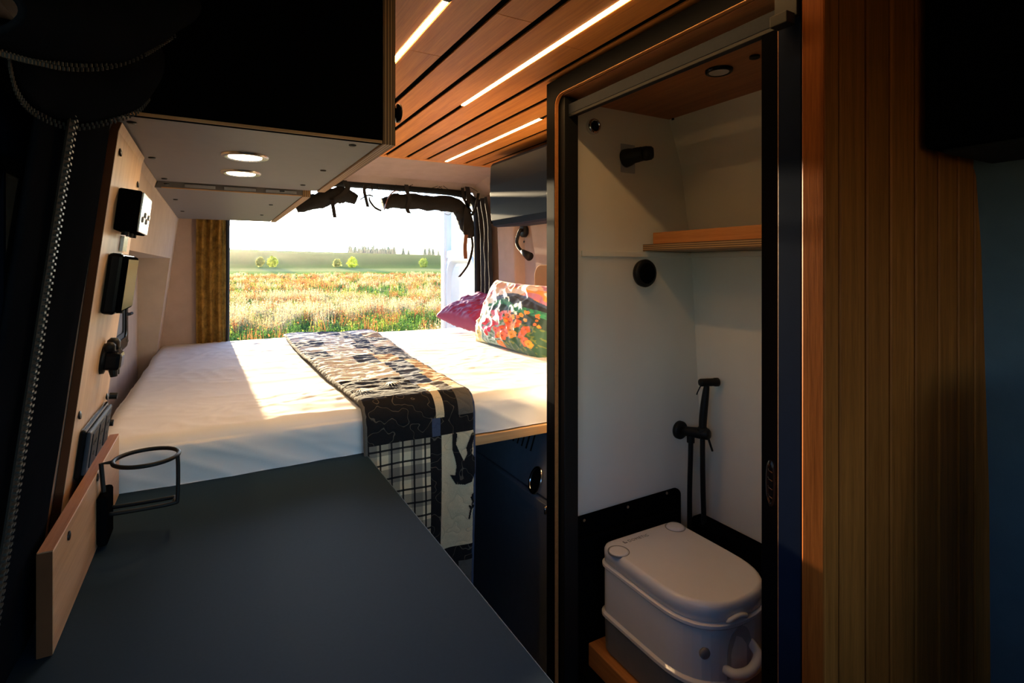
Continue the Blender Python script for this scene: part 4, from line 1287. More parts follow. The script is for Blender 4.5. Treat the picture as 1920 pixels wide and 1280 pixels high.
# ================================================================== COUNTER, LEFT
ct = bx('countertop', -0.232, 0.356, -0.15, 1.4585, 0.880, 0.900, M['counter'], bevel=0.0012)
tag(ct, 'wide slate grey laminate countertop in the foreground', 'countertop')
bx('edge_highlight', 0.3562, 0.3572, -0.15, 1.43, 0.8805, 0.8995, M['counter_highlight'], ct, bevel=0.0003)  # thin pale strip painting the bright highlight along the counter's right edge
cb = thing('counter_cabinet', (0.05, 0.65, 0.0), 'dark base cabinet under the slate countertop', 'cabinet')
bx('carcass', -0.23, 0.325, -0.14, 1.458, 0.0, 0.879, M['black'], cb, bevel=0.001)
for i in range(3):
    y = -0.13 + i*0.53
    dd = bx('door', 0.326, 0.345, y + 0.004, y + 0.52, 0.08, 0.868, M['fridge'], cb)
    build('pull', tube(B(), [(0.345, y + 0.2, 0.84), (0.352, y + 0.2, 0.84), (0.352, y + 0.3, 0.84), (0.345, y + 0.3, 0.84)], 0.003, 8), M['black_matte'], dd)

# low bamboo board forming a ledge in front of the wall panel
brd = thing('ledge_board', (-0.19, 1.1, 0.9), 'pale bamboo ledge board standing along the left of the countertop', 'ledge board')
main = bx('board', -0.197, -0.180, 0.888, 1.440, 0.9002, 1.034, M['board'], brd, bevel=0.0018)
bx('top_grain', -0.1965, -0.1805, 0.8885, 1.4395, 1.0342, 1.0350, M['end_grain'], brd, bevel=0)
bx('end_face', -0.1965, -0.1805, 0.8868, 0.8878, 0.901, 1.0335, M['dark_edge'], brd, bevel=0)
bx('return_piece', -0.228, -0.1975, 1.415, 1.435, 0.9002, 1.034, M['board'], brd, bevel=0.001)
for (u, v) in ((128, 1004), (182, 895)):
    p = on_x(u, v, -0.18)
    build('screw', lathe(B(), (-0.1802, p.y, p.z), (1, 0, 0), [(0, 0.0065), (0.002, 0.0065), (0.003, 0.003)], seg=14), M['dark_screw'], brd)

# wall panel carrying the devices: thin bamboo sheet lying on the sloping wall
PY0, PY1 = 1.115, 1.452
def wall_pt(y, z, off): return Vector((xl(z) + off, y, z))
wpn = thing('switch_panel', (-0.2, 1.28, 0.905), 'tall pale bamboo panel on the left wall carrying black switches', 'wall panel')
build('panel', rings(B(), [[wall_pt(PY0, z, 0.001), wall_pt(PY1, z, 0.001), wall_pt(PY1, z, 0.013), wall_pt(PY0, z, 0.013)] for z in (0.905, 0.95, 1.3, 1.63, 1.645)]), M['birch'], wpn)
build('dark_edge', rings(B(), [[wall_pt(PY0 - 0.002, z, 0.001), wall_pt(PY0 - 0.0003, z, 0.001), wall_pt(PY0 - 0.0003, z, 0.0125), wall_pt(PY0 - 0.002, z, 0.0125)] for z in (0.905, 0.95, 1.3, 1.63, 1.645)]), M['dark_edge'], wpn)
for (y, z) in ((1.15, 1.60), (1.42, 1.58), (1.14, 1.15), (1.43, 1.12)):
    q = wall_pt(y, z, 0.013)
    build('screw', lathe(B(), q, (1, 0, 0.12), [(0, 0.007), (0.003, 0.007), (0.004, 0.003)], seg=12), M['dark_screw'], wpn)

SL = Vector((0.1206, 0, 1)).normalized()       # up along the sloping wall
NL = Vector((1, 0, -0.1206)).normalized()      # out of the wall
def dev_box(name, yc, zc, w, h, o0, o1, m, parent, bevel=0.003, shrink=0.0):
    """box lying on the panel: w along Y, h up the slope, from offset o0 to o1"""
    c = Vector((xl(zc), yc, zc))
    bm = B()
    lp = []
    for o, s in ((o0, 0.0), (o1, shrink)):
        lp.append([c + NL*o + Vector((0, a*(w/2 - s), 0)) + SL*(b*(h/2 - s)) for a, b in ((-1, -1), (1, -1), (1, 1), (-1, 1))])
    return build(name, rings(bm, lp), m, parent, bevel=bevel)
def dev_pt(yc, zc, dy, dz, o):
    return Vector((xl(zc), yc, zc)) + NL*o + Vector((0, dy, 0)) + SL*dz

def dev(name, yc, zc, label, cat):
    return thing(name, tuple(Vector((xl(zc), yc, zc))), label, cat)
# 1 control monitor with pale glossy face, top
Y1, Z1 = 1.275, 1.508
t = dev('control_panel', Y1, Z1, 'black boxed control panel with pale shiny face at the top of the bamboo panel', 'control panel')
dev_box('housing', Y1, Z1, 0.150, 0.078, 0.013, 0.048, M['black'], t)
fc = dev_box('faceplate', Y1, Z1, 0.146, 0.074, 0.0482, 0.0515, M['silver_plate'], t, 0.001)
for i in range(4):
    p = dev_pt(Y1, Z1, -0.045 + i*0.03, -0.012 + 0.01*(i % 2), 0.0515)
    build('button', lathe(B(), p, NL, [(0, 0.006), (0.002, 0.006), (0.003, 0.004)], seg=12), M['dim_plastic'], fc)
for dy in (-0.06, 0.0, 0.05):
    build('cable_gland', cyl(B(), dev_pt(Y1, Z1, dy, -0.038, 0.03), dev_pt(Y1, Z1, dy, -0.046, 0.03), 0.006, seg=10), M['black_matte'], t)
build('small_plate', rings(B(), [[dev_pt(Y1, Z1, dy, dz, o) for dy, dz in ((0.03, -0.075), (0.085, -0.075), (0.085, -0.045), (0.03, -0.045))] for o in (0.0135, 0.019)]), M['silver_plate'], t)
# 2 touch display
Y2, Z2 = 1.275, 1.372
t = dev('touch_display', Y2, Z2, 'black touch display with dark glossy screen in the middle of the bamboo panel', 'display')
dev_box('housing', Y2, Z2, 0.165, 0.112, 0.013, 0.036, M['black_gloss'], t, 0.006)
dev_box('bezel', Y2, Z2, 0.162, 0.108, 0.036, 0.043, M['black'], t, 0.003, 0.004)
dev_box('screen', Y2, Z2, 0.148, 0.094, 0.043, 0.0435, M['black_gloss'], t, 0)
build('port', cyl(B(), dev_pt(Y2, Z2, 0.02, -0.052, 0.03), dev_pt(Y2, Z2, 0.02, -0.060, 0.03), 0.006, seg=10), M['black_matte'], t)
# 3 socket with plug
Y3, Z3 = 1.300, 1.222
t = dev('lid_socket', Y3, Z3, 'black power socket with flipped-up cap on the lower bamboo panel', 'socket')
build('flange', lathe(B(), dev_pt(Y3, Z3, 0, 0, 0.013), NL, [(0, 0.030), (0.006, 0.029), (0.008, 0.022)], seg=24), M['black_matte'], t, smooth=True)
dev_box('cap', Y3, Z3 - 0.002, 0.050, 0.036, 0.014, 0.046, M['black_gloss'], t, 0.008)
build('hinge_lug', lathe(B(), dev_pt(Y3, Z3, 0.012, 0.018, 0.026), SL, [(0, 0.012), (0.016, 0.011), (0.022, 0.006)], seg=14), M['black_matte'], t, smooth=True)
build('hinge_lug', lathe(B(), dev_pt(Y3, Z3, -0.014, 0.018, 0.024), SL, [(0, 0.010), (0.012, 0.009), (0.016, 0.005)], seg=14), M['black_matte'], t, smooth=True)
for dy in (-0.012, 0.012):
    build('prong', tube(B(), [dev_pt(Y3, Z3, dy, -0.018, 0.034), dev_pt(Y3, Z3, dy, -0.032, 0.037)], [0.008, 0.006], 10), M['black_matte'], t)
# 4 large outlet plate, bottom
Y4, Z4 = 1.290, 1.075
t = dev('outlet_plate', Y4, Z4, 'black rounded outlet plate with sockets at the bottom of the bamboo panel', 'outlet')
dev_box('back_box', Y4, Z4, 0.235, 0.086, 0.013, 0.022, M['black_gloss'], t, 0.008)
fp = dev_box('faceplate', Y4, Z4, 0.225, 0.076, 0.022, 0.029, M['fridge'], t, 0.004)
for i in range(3):
    yc = -0.068 + 0.068*i
    sk = build('socket', rings(B(), [[dev_pt(Y4, Z4, yc + dy, dz, o) for dy, dz in ((-0.025, -0.03), (0.025, -0.03), (0.025, 0.03), (-0.025, 0.03))] for o in (0.029, 0.0305)]), M['alu'], fp, bevel=0.002)
    for (dy, dz) in ((-0.009, 0.010), (0.009, 0.010), (0.0, -0.010)):
        p = dev_pt(Y4, Z4, yc + dy, dz, 0.0303)
        build('pin_hole', cyl(B(), p, p + NL*0.0008, 0.004, seg=10), M['black_matte'], fp)
for dz in (0.052, -0.005):
    build('side_clip', cyl(B(), dev_pt(Y4, Z4, 0.125, dz, 0.02), dev_pt(Y4, Z4, 0.125, dz, 0.034), 0.007, seg=12), M['black_matte'], t)

# cup holder clipped to the ledge board
chc = on_z(275, 857, 1.046)
CR = 0.051
chx = chc.x
ch = thing('cup_holder', (chx, chc.y, 0.9), 'black wire ring cup holder clipped to the ledge board', 'cup holder')
ringp = [(chx + CR*math.cos(2*math.pi*i/40), chc.y + CR*math.sin(2*math.pi*i/40), 1.046) for i in range(40)]
build('ring', tube(B(), ringp, 0.0038, 10, closed=True), M['black_matte'], ch, smooth=True)
rx, ry = chx + CR*math.cos(R(-15)), chc.y + CR*math.sin(R(-15))
build('support_wire', tube(B(), catmull([(rx, ry, 1.046), (rx + 0.001, ry, 1.02), (rx, ry, 0.965), (rx - 0.006, ry, 0.957), (rx - 0.05, ry + 0.0, 0.956), (-0.165, ry + 0.004, 0.956)], 6), 0.0036, 10), M['black_matte'], ch, smooth=True)
build('support_wire', tube(B(), catmull([(rx - 0.004, ry + 0.03, 0.957), (rx - 0.05, ry + 0.032, 0.956), (-0.165, ry + 0.036, 0.956)], 6), 0.0036, 10), M['black_matte'], ch, smooth=True)
build('support_wire', tube(B(), [(rx - 0.006, ry, 0.957), (rx - 0.004, ry + 0.03, 0.957)], 0.0036, 10), M['black_matte'], ch, smooth=True)
bx('mount', -0.1795, -0.163, ry - 0.012, ry + 0.055, 0.905, 0.995, M['black'], ch, bevel=0.006)
build('ring_stem', tube(B(), [(chx - CR, chc.y, 1.046), (-0.176, chc.y, 1.046), (-0.172, chc.y, 0.99)], 0.0038, 8), M['black_matte'], ch)

# ------------------------------------------------------------------ padded black door cover with zip, left foreground
cv = thing('zip_cover', (-0.2, 0.9, 0.95), 'black padded cover with a vertical zip on the left wall', 'zip cover')
def cover_fn(a, b):
    y = lerp(0.70, 1.045, a); z = lerp(0.70, 1.66, b)
    bul = 0.006 + 0.012*(math.sin(math.pi*min(1, max(0, (y - 0.695)/0.355)))**0.6) + 0.004*noise.noise(Vector((y*14, z*5, 0)))
    if abs(y - 0.765) < 0.02: bul -= 0.006*(1 - abs(y - 0.765)/0.02)
    return wall_pt(y, z, bul)
link_mesh('padding', grid_mesh('padding', cover_fn, 40, 60), M['cushion'], cv, smooth=True, solid=0.004)
bm = B()
ribbon(bm, [wall_pt(0.765, z, 0.022) for z in np.linspace(0.72, 1.64, 20)], (0, 1, 0), 0.026, 0.002)
build('zip_tape', bm, M['strap'], cv)
bm = B()
for i in range(130):
    z = 0.72 + i*0.92/130
    for sgn in (-1, 1):
        p = wall_pt(0.765 + sgn*0.0055, z + (0.0035 if sgn > 0 else 0), 0.0245)
        box(bm, p.x - 0.0015, p.x + 0.0018, p.y - 0.0038, p.y + 0.0038, p.z - 0.0012, p.z + 0.0012)
tag(build('zip_teeth', bm, M['zip'], cv), kind='stuff')
bx('piping', xl(1.2) - 0.0, xl(1.2) + 0.018, 1.046, 1.050, 0.92, 0.93, M['rubber'], cv)

# rolled blind hanging above the side window
bl = thing('rolled_blind', (-0.1, 0.75, 1.55), 'rolled black window blind with zipped edges hanging at upper left', 'blind')
def hem_surface(hem, top, bulge, n=36, m=18):
    H = catmull(hem, 8); T = catmull(top, 8)
    def fn(a, b):
        i = a*(len(H) - 1); k = int(min(i, len(H) - 2)); f = i - k
        h = H[k].lerp(H[k+1], f); t_ = T[k].lerp(T[k+1], f)
        p = h.lerp(t_, b)
        p = p + Vector((1, -0.25, 0))*bulge*math.sin(math.pi*min(1, b*1.25 + 0.02))**0.8
        p += Vector((0.006*noise.noise(p*14), 0, 0.004*noise.noise(p*9 + Vector((3, 0, 0)))))
        return p
    return fn, H
hemA = [on_y(8, 104, 0.60), on_y(24, 165, 0.64), on_y(62, 206, 0.70), on_y(130, 231, 0.78), on_y(200, 221, 0.84), on_y(252, 203, 0.90), on_y(275, 178, 0.95)]
topA = [on_y(0, 30, 0.60), on_y(30, 40, 0.64), on_y(80, 50, 0.70), on_y(140, 55, 0.78), on_y(205, 50, 0.84), on_y(255, 45, 0.90), on_y(290, 40, 0.95)]
fa, HA = hem_surface(hemA, topA, 0.018)
link_mesh('lower_fold', grid_mesh('lower_fold', fa, 48, 16), M['cushion'], bl, smooth=True, solid=0.005)
hemB = [on_y(-60, 70, 0.50), on_y(0, 88, 0.54), on_y(60, 104, 0.58), on_y(125, 117, 0.64), on_y(200, 115, 0.72), on_y(265, 94, 0.80), on_y(325, 58, 0.88)]
topB = [on_y(-60, -90, 0.52), on_y(0, -85, 0.56), on_y(70, -80, 0.60), on_y(140, -75, 0.66), on_y(215, -70, 0.74), on_y(280, -70, 0.82), on_y(340, -70, 0.90)]
fb, HB = hem_surface(hemB, topB, 0.03)
link_mesh('upper_fold', grid_mesh('upper_fold', fb, 48, 16), M['cushion'], bl, smooth=True, solid=0.005)
for H in (HA, HB):
    bm = B()
    L_ = 0
    for a, b in zip(H, H[1:]):
        seg_ = (b - a).length
        nn = max(1, int(seg_/0.0062))
        for q in range(nn):
            p = a.lerp(b, q/nn)
            d = (b - a).normalized()
            for sgn in (0, 1):
                c_ = p + Vector((0.004, -0.004, -0.003 - 0.004*sgn)) + d*0.003*sgn
                cyl(bm, c_ - Vector((0, 0, 0.0018)), c_ + Vector((0, 0, 0.0018)), 0.0012, seg=5)
    tag(build('zip_teeth', bm, M['zip'], bl), kind='stuff')
bx('roll_core', xl(1.82) - 0.0, xl(1.82) + 0.03, 0.62, 0.98, 1.82, 1.87, M['cushion'], bl, bevel=0.012)

# ================================================================== RIGHT REAR UPPER CABINET
rc = thing('rear_overhead_cabinet', (1.3, 1.9, 1.6), 'dark navy overhead cabinet above the pillows on the right', 'cabinet')
RX = 1.205
def rcp(y):   # front profile, rounded at the lower edge
    return [(1.42, y, 1.895), (RX + 0.012, y, 1.915), (RX, y, 1.90), (RX - 0.004, y, 1.80), (RX - 0.002, y, 1.70), (RX + 0.004, y, 1.63), (RX + 0.016, y, 1.604), (RX + 0.035, y, 1.598), (1.43, y, 1.612)]
build('carcass', rings(B(), [rcp(1.364), rcp(2.37)]), M['navy'], rc, bevel=0.002)
bx('seam_strip', RX - 0.006, RX - 0.003, 1.842, 1.849, 1.64, 1.90, M['black_gloss'], rc, bevel=0.0005)
bx('end_cap', RX + 0.006, 1.41, 2.371, 2.377, 1.615, 1.89, M['black'], rc, bevel=0.001)

# ================================================================== CURTAINS
def curtain(name, p0, p1, z0, z1, amp, waves, m, label, n=70, mz=26):
    def fn(a, b):
        z = lerp(z0, z1, b)
        x = lerp(p0[0], p1[0], a) + (xr2(z) - xr2(1.0) if p0[0] > 1 else 0); y = lerp(p0[1], p1[1], a)
        dx, dy = p1[0] - p0[0], p1[1] - p0[1]; l = math.hypot(dx, dy)
        off = amp*math.sin(a*waves*2*math.pi + 0.8*math.sin(b*3)) + 0.006*noise.noise(Vector((a*6, b*9, 1)))
        k = 1 - 0.15*math.sin(math.pi*b)
        return (x - dy/l*off*k, y + dx/l*off*k, z)
    t = thing(name, ((p0[0]+p1[0])/2, (p0[1]+p1[1])/2, z0), label, 'curtain')
    link_mesh('cloth', grid_mesh('cloth', fn, n, mz), m, t, smooth=True)
    build('hem', tube(B(), [fn(i/n, 0.0) for i in range(n + 1)], 0.003, 6), m, t)
    return t
curtain('curtain', (-0.075, 3.115), (0.055, 3.135), 1.01, 1.645, 0.012, 3.5, M['curtain'], 'gold brown curtain gathered at the left of the rear doorway')
bx('seal_strip', DX0 + 0.004, DX0 + 0.016, 3.136, 3.149, 0.95, 1.70, M['rubber'], bpy.data.objects['trim_1'], bevel=0.002)
curtain('dark_curtain', (1.525, 3.14), (1.505, 2.93), 1.01, 1.83, 0.010, 3.0, M['curtain_dark'], 'dark curtain gathered at the right of the rear doorway')

# ================================================================== ROLLED INSECT NET OVER THE REAR DOORWAY
net = thing('rolled_insect_net', (0.8, 3.1, 1.75), 'rolled black insect net strapped up under the rear door header', 'insect net')
NY = 3.12
def roll(pts_px, rads, y=NY, name='net_roll', seg=16):
    c = catmull([on_y(u, v, y) for u, v in pts_px], 8)
    n = len(c)
    bm = B(); lp = []
    pu = None
    for i, p in enumerate(c):
        d = (c[min(i+1, n-1)] - c[max(i-1, 0)]).normalized()
        if pu is None: u, _ = frame_of(d)
        else: u = (pu - d*pu.dot(d)).normalized()
        pu = u; v = d.cross(u)
        r = np.interp(i/(n-1), np.linspace(0, 1, len(rads)), rads)
        lp.append([p + (u*math.cos(t) + v*math.sin(t))*r*(1 + 0.22*noise.noise(Vector((i*0.35, math.cos(t)*1.5, math.sin(t)*1.5))) + 0.1*noise.noise(Vector((i*1.3, t, 2)))) for t in [2*math.pi*k/seg for k in range(seg)]])
    return build(name, rings(bm, lp), M['mesh_roll'], net, smooth=True)
roll([(556, 392), (592, 378), (622, 368), (645, 366), (668, 374)], [0.02, 0.044, 0.046, 0.044, 0.028])
roll([(718, 382), (745, 377), (800, 380), (850, 384), (868, 402), (876, 425), (884, 445)], [0.032, 0.044, 0.046, 0.046, 0.050, 0.048, 0.02])
def strap(pts_px, w, m, y=NY - 0.05, wd=(1, 0, 0), name='strap'):
    c = catmull([on_y(u, v, y) for u, v in pts_px], 6)
    return build(name, ribbon(B(), c, wd, w, 0.003), m, net)
strap([(645, 338), (652, 352), (640, 366), (622, 374)], 0.03, M['strap'])
strap([(622, 372), (625, 390), (628, 408)], 0.020, M['strap'])
strap([(687, 344), (683, 356), (686, 372), (690, 388)], 0.018, M['strap'])
strap([(695, 344), (698, 358), (692, 372), (702, 388), (715, 395)], 0.012, M['strap'], wd=(0.5, 0, 0.8))
strap([(675, 374), (690, 366), (700, 368)], 0.008, M['strap'], wd=(0, 0, 1))
strap([(762, 346), (763, 358), (768, 372), (764, 392), (768, 400)], 0.024, M['strap'])
strap([(876, 350), (879, 372), (874, 402), (873, 440)], 0.030, M['strap'], NY - 0.07)
strap([(867, 352), (870, 372), (884, 398)], 0.020, M['strap'], NY - 0.07)
strap([(897, 362), (892, 388), (884, 404)], 0.018, M['strap'], NY - 0.07)
strap([(874, 440), (872, 462), (873, 485)], 0.026, M['leather'], NY - 0.07, name='leather_tab')
strap([(884, 442), (886, 464), (878, 495), (861, 519)], 0.016, M['strap'], NY - 0.06, name='loose_strap')
strap([(720, 394), (727, 372), (740, 358), (752, 360)], 0.016, M['leather'], NY - 0.04, wd=(0, 1, 0.3), name='leather_tab')
rn = random.Random(3)
for i in range(16):       # loose threads of netting between header and roll
    u0 = rn.uniform(700, 880); u1 = u0 + rn.uniform(-80, 60)
    c = catmull([on_y(u0, 344 + rn.uniform(0, 6), NY + 0.02), on_y((u0 + u1)/2, 358 + rn.uniform(-4, 8), NY), on_y(u1, 372 + rn.uniform(-4, 10), NY)], 5)
    build('thread', tube(B(), c, 0.0016, 5), M['strap'], net)

for i in range(22):       # frayed ends under the rolls
    u0 = rn.choice([rn.uniform(590, 665), rn.uniform(725, 860), rn.uniform(725, 860)])
    v0_ = 384 + rn.uniform(0, 8) if u0 < 700 else 392 + rn.uniform(0, 8)
    du = rn.uniform(-16, 16)
    c = catmull([on_y(u0, v0_, NY - 0.03), on_y(u0 + du*0.5, v0_ + 5, NY - 0.04), on_y(u0 + du, v0_ + rn.uniform(2, 9), NY - 0.03)], 4)
    build('thread', tube(B(), c, 0.0016, 5), M['strap'], net)

# ================================================================== RIGHT FOREGROUND
oc = thing('cab_overhead_cabinet', (1.33, 0.3, 1.6), 'black overhead box at the upper right beside the bamboo partition', 'cabinet')
bx('body', 1.195, xr(1.75) - 0.002, -0.55, 0.512, 1.625, 1.955, M['black'], oc, bevel=0.012)
bx('underside', 1.22, xr(1.62) - 0.01, -0.5, 0.49, 1.618, 1.6245, M['rubber'], oc, bevel=0.002)
bx('door_line', 1.1925, 1.1948, -0.50, 0.48, 1.66, 1.93, M['black'], oc, bevel=0.002)

st = thing('swivel_chair', (1.30, 0.05, 0.0), 'black seat back curving in at the lower right edge', 'seat')
def seat_ring(z, y, w, t, xc):
    n = 20
    return [(xc + w*math.copysign(abs(math.cos(a))**0.6, math.cos(a)), y + t*math.copysign(abs(math.sin(a))**0.6, math.sin(a)), z) for a in [2*math.pi*i/n for i in range(n)]]
build('backrest', rings(B(), [seat_ring(0.55, 0.20, 0.16, 0.06, 1.235), seat_ring(0.75, 0.22, 0.168, 0.06, 1.238), seat_ring(0.95, 0.24, 0.160, 0.055, 1.248), seat_ring(1.10, 0.255, 0.135, 0.05, 1.262), seat_ring(1.17, 0.26, 0.105, 0.04, 1.275), seat_ring(1.19, 0.262, 0.06, 0.02, 1.285)]), M['cushion'], st, smooth=True)
build('seat_cushion', rings(B(), [seat_ring(0.38, 0.0, 0.2, 0.25, 1.24), seat_ring(0.42, 0.0, 0.215, 0.26, 1.24), seat_ring(0.54, 0.0, 0.21, 0.26, 1.24), seat_ring(0.56, 0.0, 0.19, 0.23, 1.24)]), M['cushion'], st, smooth=True)
build('pedestal', rings(B(), [seat_ring(0.0, 0.0, 0.14, 0.16, 1.24), seat_ring(0.379, 0.0, 0.14, 0.16, 1.24)]), M['black'], st)

# ================================================================== OUTDOORS
GZ = -0.72
def ground_h(x, y):
    h = GZ
    t = smooth01((y - 80)/90.0)
    h += 2.2*t
    k = smooth01((y - 140)/180.0)
    top = 11.3 - 0.018*x - 2.2
    h += (top - 0.0)*k if k > 0 else 0
    if y > 330: h -= (y - 330)*0.02
    h += 0.10*noise.noise(Vector((x*0.08, y*0.08, 0)))
    return h
def field_mat():
    m = bpy.data.materials.new('field_ground')
    nt, N, L, b = nodes_of(m)
    geo = N.new('ShaderNodeNewGeometry')
    sep = N.new('ShaderNodeSeparateXYZ'); L.new(geo.outputs['Position'], sep.inputs[0])
    mp = N.new('ShaderNodeMapping'); mp.inputs['Scale'].default_value = (0.05, 0.18, 0.05); L.new(geo.outputs['Position'], mp.inputs[0])
    f = noise_tex(nt, mp.outputs[0], 1.2, 8, 0.65)
    ma = N.new('ShaderNodeMath'); ma.operation = 'MULTIPLY_ADD'; ma.inputs[1].default_value = 26.0; L.new(f, ma.inputs[0]); L.new(sep.outputs['Y'], ma.inputs[2])
    mr = N.new('ShaderNodeMapRange'); mr.inputs['From Min'].default_value = 0; mr.inputs['From Max'].default_value = 400; L.new(ma.outputs[0], mr.inputs['Value'])
    near = ramp(nt, mr.outputs[0], [(0.0, (0.30, 0.24, 0.08)), (0.22, (0.42, 0.30, 0.14)), (0.27, (0.50, 0.40, 0.22)), (0.31, (0.14, 0.30, 0.04)), (0.36, (0.44, 0.42, 0.16)), (0.40, (0.12, 0.18, 0.05)), (0.48, (0.07, 0.125, 0.035)), (1.0, (0.08, 0.14, 0.04))])
    g = noise_tex(nt, mp.outputs[0], 18.0, 6, 0.7)
    sp_ = ramp(nt, g, [(0.3, (0.65, 0.65, 0.65)), (0.7, (1.2, 1.2, 1.2))])
    mx = N.new('ShaderNodeMix'); mx.data_type = 'RGBA'; mx.blend_type = 'MULTIPLY'; mx.inputs[0].default_value = 1
    L.new(near, mx.inputs[6]); L.new(sp_, mx.inputs[7])
    L.new(mx.outputs[2], b.inputs['Base Color']); b.inputs['Roughness'].default_value = 1.0
    b.inputs['Specular IOR Level'].default_value = 0.0
    bump(nt, g, b, 0.8, 0.6)
    return m
M['field'] = field_mat()
ys = np.concatenate([np.linspace(-60, 80, 29), np.linspace(84, 340, 65), np.linspace(360, 900, 12)])
xs = np.linspace(-420, 520, 95)
vs = [(x, y, ground_h(x, y)) for y in ys for x in xs]
nx_ = len(xs)
fs = [(j*nx_ + i, j*nx_ + i + 1, (j+1)*nx_ + i + 1, (j+1)*nx_ + i) for j in range(len(ys) - 1) for i in range(nx_ - 1)]
me = bpy.data.meshes.new('ground')
me.from_pydata(vs, [], fs)
tag(link_mesh('ground', me, M['field'], org=(0, 0, GZ), smooth=True), 'meadow ground rising to a low green hill behind the van', 'ground', kind='structure')

# far wooded ridge
M['far'] = plain('far_forest', (0.10, 0.16, 0.13), 1.0, spec=0.0, scale=0.01, var=0.2)
bm = B()
far = []
for i in range(81):
    x = -900 + i*40
    h = 40 + 26*smooth01((x - 150)/450) + 9*noise.noise(Vector((x*0.004, 0, 0))) + 3*noise.noise(Vector((x*0.02, 1, 0)))
    far.append([(x, 1500, -10), (x, 1640, h*0.75), (x, 1800, h), (x, 2100, -10)])
rings(bm, far)
tag(build('far_ridge', bm, M['far'], smooth=True), 'distant hazy wooded ridge on the horizon', 'hill', kind='structure')

M['plants'] = leafy('meadow_plants', 0.42)
M['leaves'] = leafy('tree_leaves', 0.55)
M['bark'] = plain('bark', (0.08, 0.055, 0.04), 0.9, bmp=0.5)

def leaf_mesh(name, tris, cols):
    """tris (n,3,3), cols (n,3)"""
    n = len(tris)
    me = bpy.data.meshes.new(name)
    me.vertices.add(n*3); me.loops.add(n*3); me.polygons.add(n)
    me.vertices.foreach_set('co', tris.reshape(-1).astype(np.float32))
    me.loops.foreach_set('vertex_index', np.arange(n*3, dtype=np.int32))
    me.polygons.foreach_set('loop_start', np.arange(0, n*3, 3, dtype=np.int32))
    me.polygons.foreach_set('loop_total', np.full(n, 3, dtype=np.int32))
    me.update(calc_edges=True)
    at = me.color_attributes.new('Col', 'FLOAT_COLOR', 'POINT')
    c = np.repeat(cols, 3, axis=0)
    at.data.foreach_set('color', np.concatenate([c, np.ones((n*3, 1))], 1).astype(np.float32).ravel())
    return me

def scatter(n, y0, y1, a0, a1):
    """points over the meadow seen through the doorway: uniform in area between two bearings"""
    y = np.sqrt(RNG.uniform(y0**2, y1**2, n))
    a = RNG.uniform(a0, a1, n)
    return a*y, y

def meadow(name, n, y0, y1, kinds, label, blades=14, hscale=1.0, wid=0.016, leafs=8, spread=0.20):
    x, y = scatter(n, y0, y1, -0.42, 0.72)
    nz = np.array([noise.noise(Vector((a*0.22, b*0.16, 3.3))) for a, b in zip(x, y)])
    nz2 = np.array([noise.noise(Vector((a*0.5, b*0.3, 8.3))) for a, b in zip(x, y)])
    sel = kinds(nz, nz2, y)                # palette index per tuft
    z = np.array([ground_h(a, b) for a, b in zip(x, y)])
    pal = np.array([[0.50, 0.36, 0.15], [0.10, 0.20, 0.035], [0.38, 0.14, 0.045], [0.30, 0.36, 0.05], [0.56, 0.44, 0.24], [0.06, 0.13, 0.035], [0.46, 0.27, 0.09]])
    hts = np.array([0.62, 0.42, 0.66, 0.50, 0.70, 0.36, 0.60])*hscale
    T = n*blades
    bi = np.repeat(np.arange(n), blades)
    s = sel[bi]
    h = hts[s]*RNG.uniform(0.55, 1.15, T)
    ang = RNG.uniform(0, 2*np.pi, T); lean = RNG.uniform(0.05, 0.5, T)*h
    r = RNG.uniform(0, spread, T)
    bx_ = x[bi] + r*np.cos(ang*3.1); by_ = y[bi] + r*np.sin(ang*3.1)
    w = wid*(1 + y[bi]/45.0)*RNG.uniform(0.6, 1.4, T)
    pa = ang + np.pi/2
    base = np.stack([bx_, by_, z[bi] - 0.02], 1)
    side = np.stack([np.cos(pa)*w, np.sin(pa)*w, 0*w], 1)
    tip = base + np.stack([np.cos(ang)*lean, np.sin(ang)*lean, h], 1)
    tr1 = np.stack([base - side, base + side, tip], 1)
    col1 = pal[s]*RNG.uniform(0.7, 1.2, (T, 1))
    # seed heads / leaves near the tips
    Lf = n*leafs
    li = np.repeat(np.arange(n), leafs)
    k = RNG.integers(0, blades, Lf) + li*blades
    t = RNG.uniform(0.35, 1.05, Lf)[:, None]
    c = base[k]*(1 - t) + tip[k]*t
    sz = (wid*2.1*(1 + y[li]/50.0)*RNG.uniform(0.7, 1.5, Lf))[:, None]
    d1 = RNG.normal(size=(Lf, 3)); d1 /= np.linalg.norm(d1, axis=1, keepdims=True)
    d2 = RNG.normal(size=(Lf, 3)); d2 /= np.linalg.norm(d2, axis=1, keepdims=True)
    tr2 = np.stack([c - d1*sz, c + d1*sz, c + d2*sz*1.6], 1)
    col2 = pal[sel[li]]*RNG.uniform(0.8, 1.3, (Lf, 1))
    me = leaf_mesh(name, np.concatenate([tr1, tr2]), np.clip(np.concatenate([col1, col2]), 0, 1))
    return tag(link_mesh(name, me, M['plants'], org=(0, 40, GZ)), label, 'meadow plants', kind='stuff')

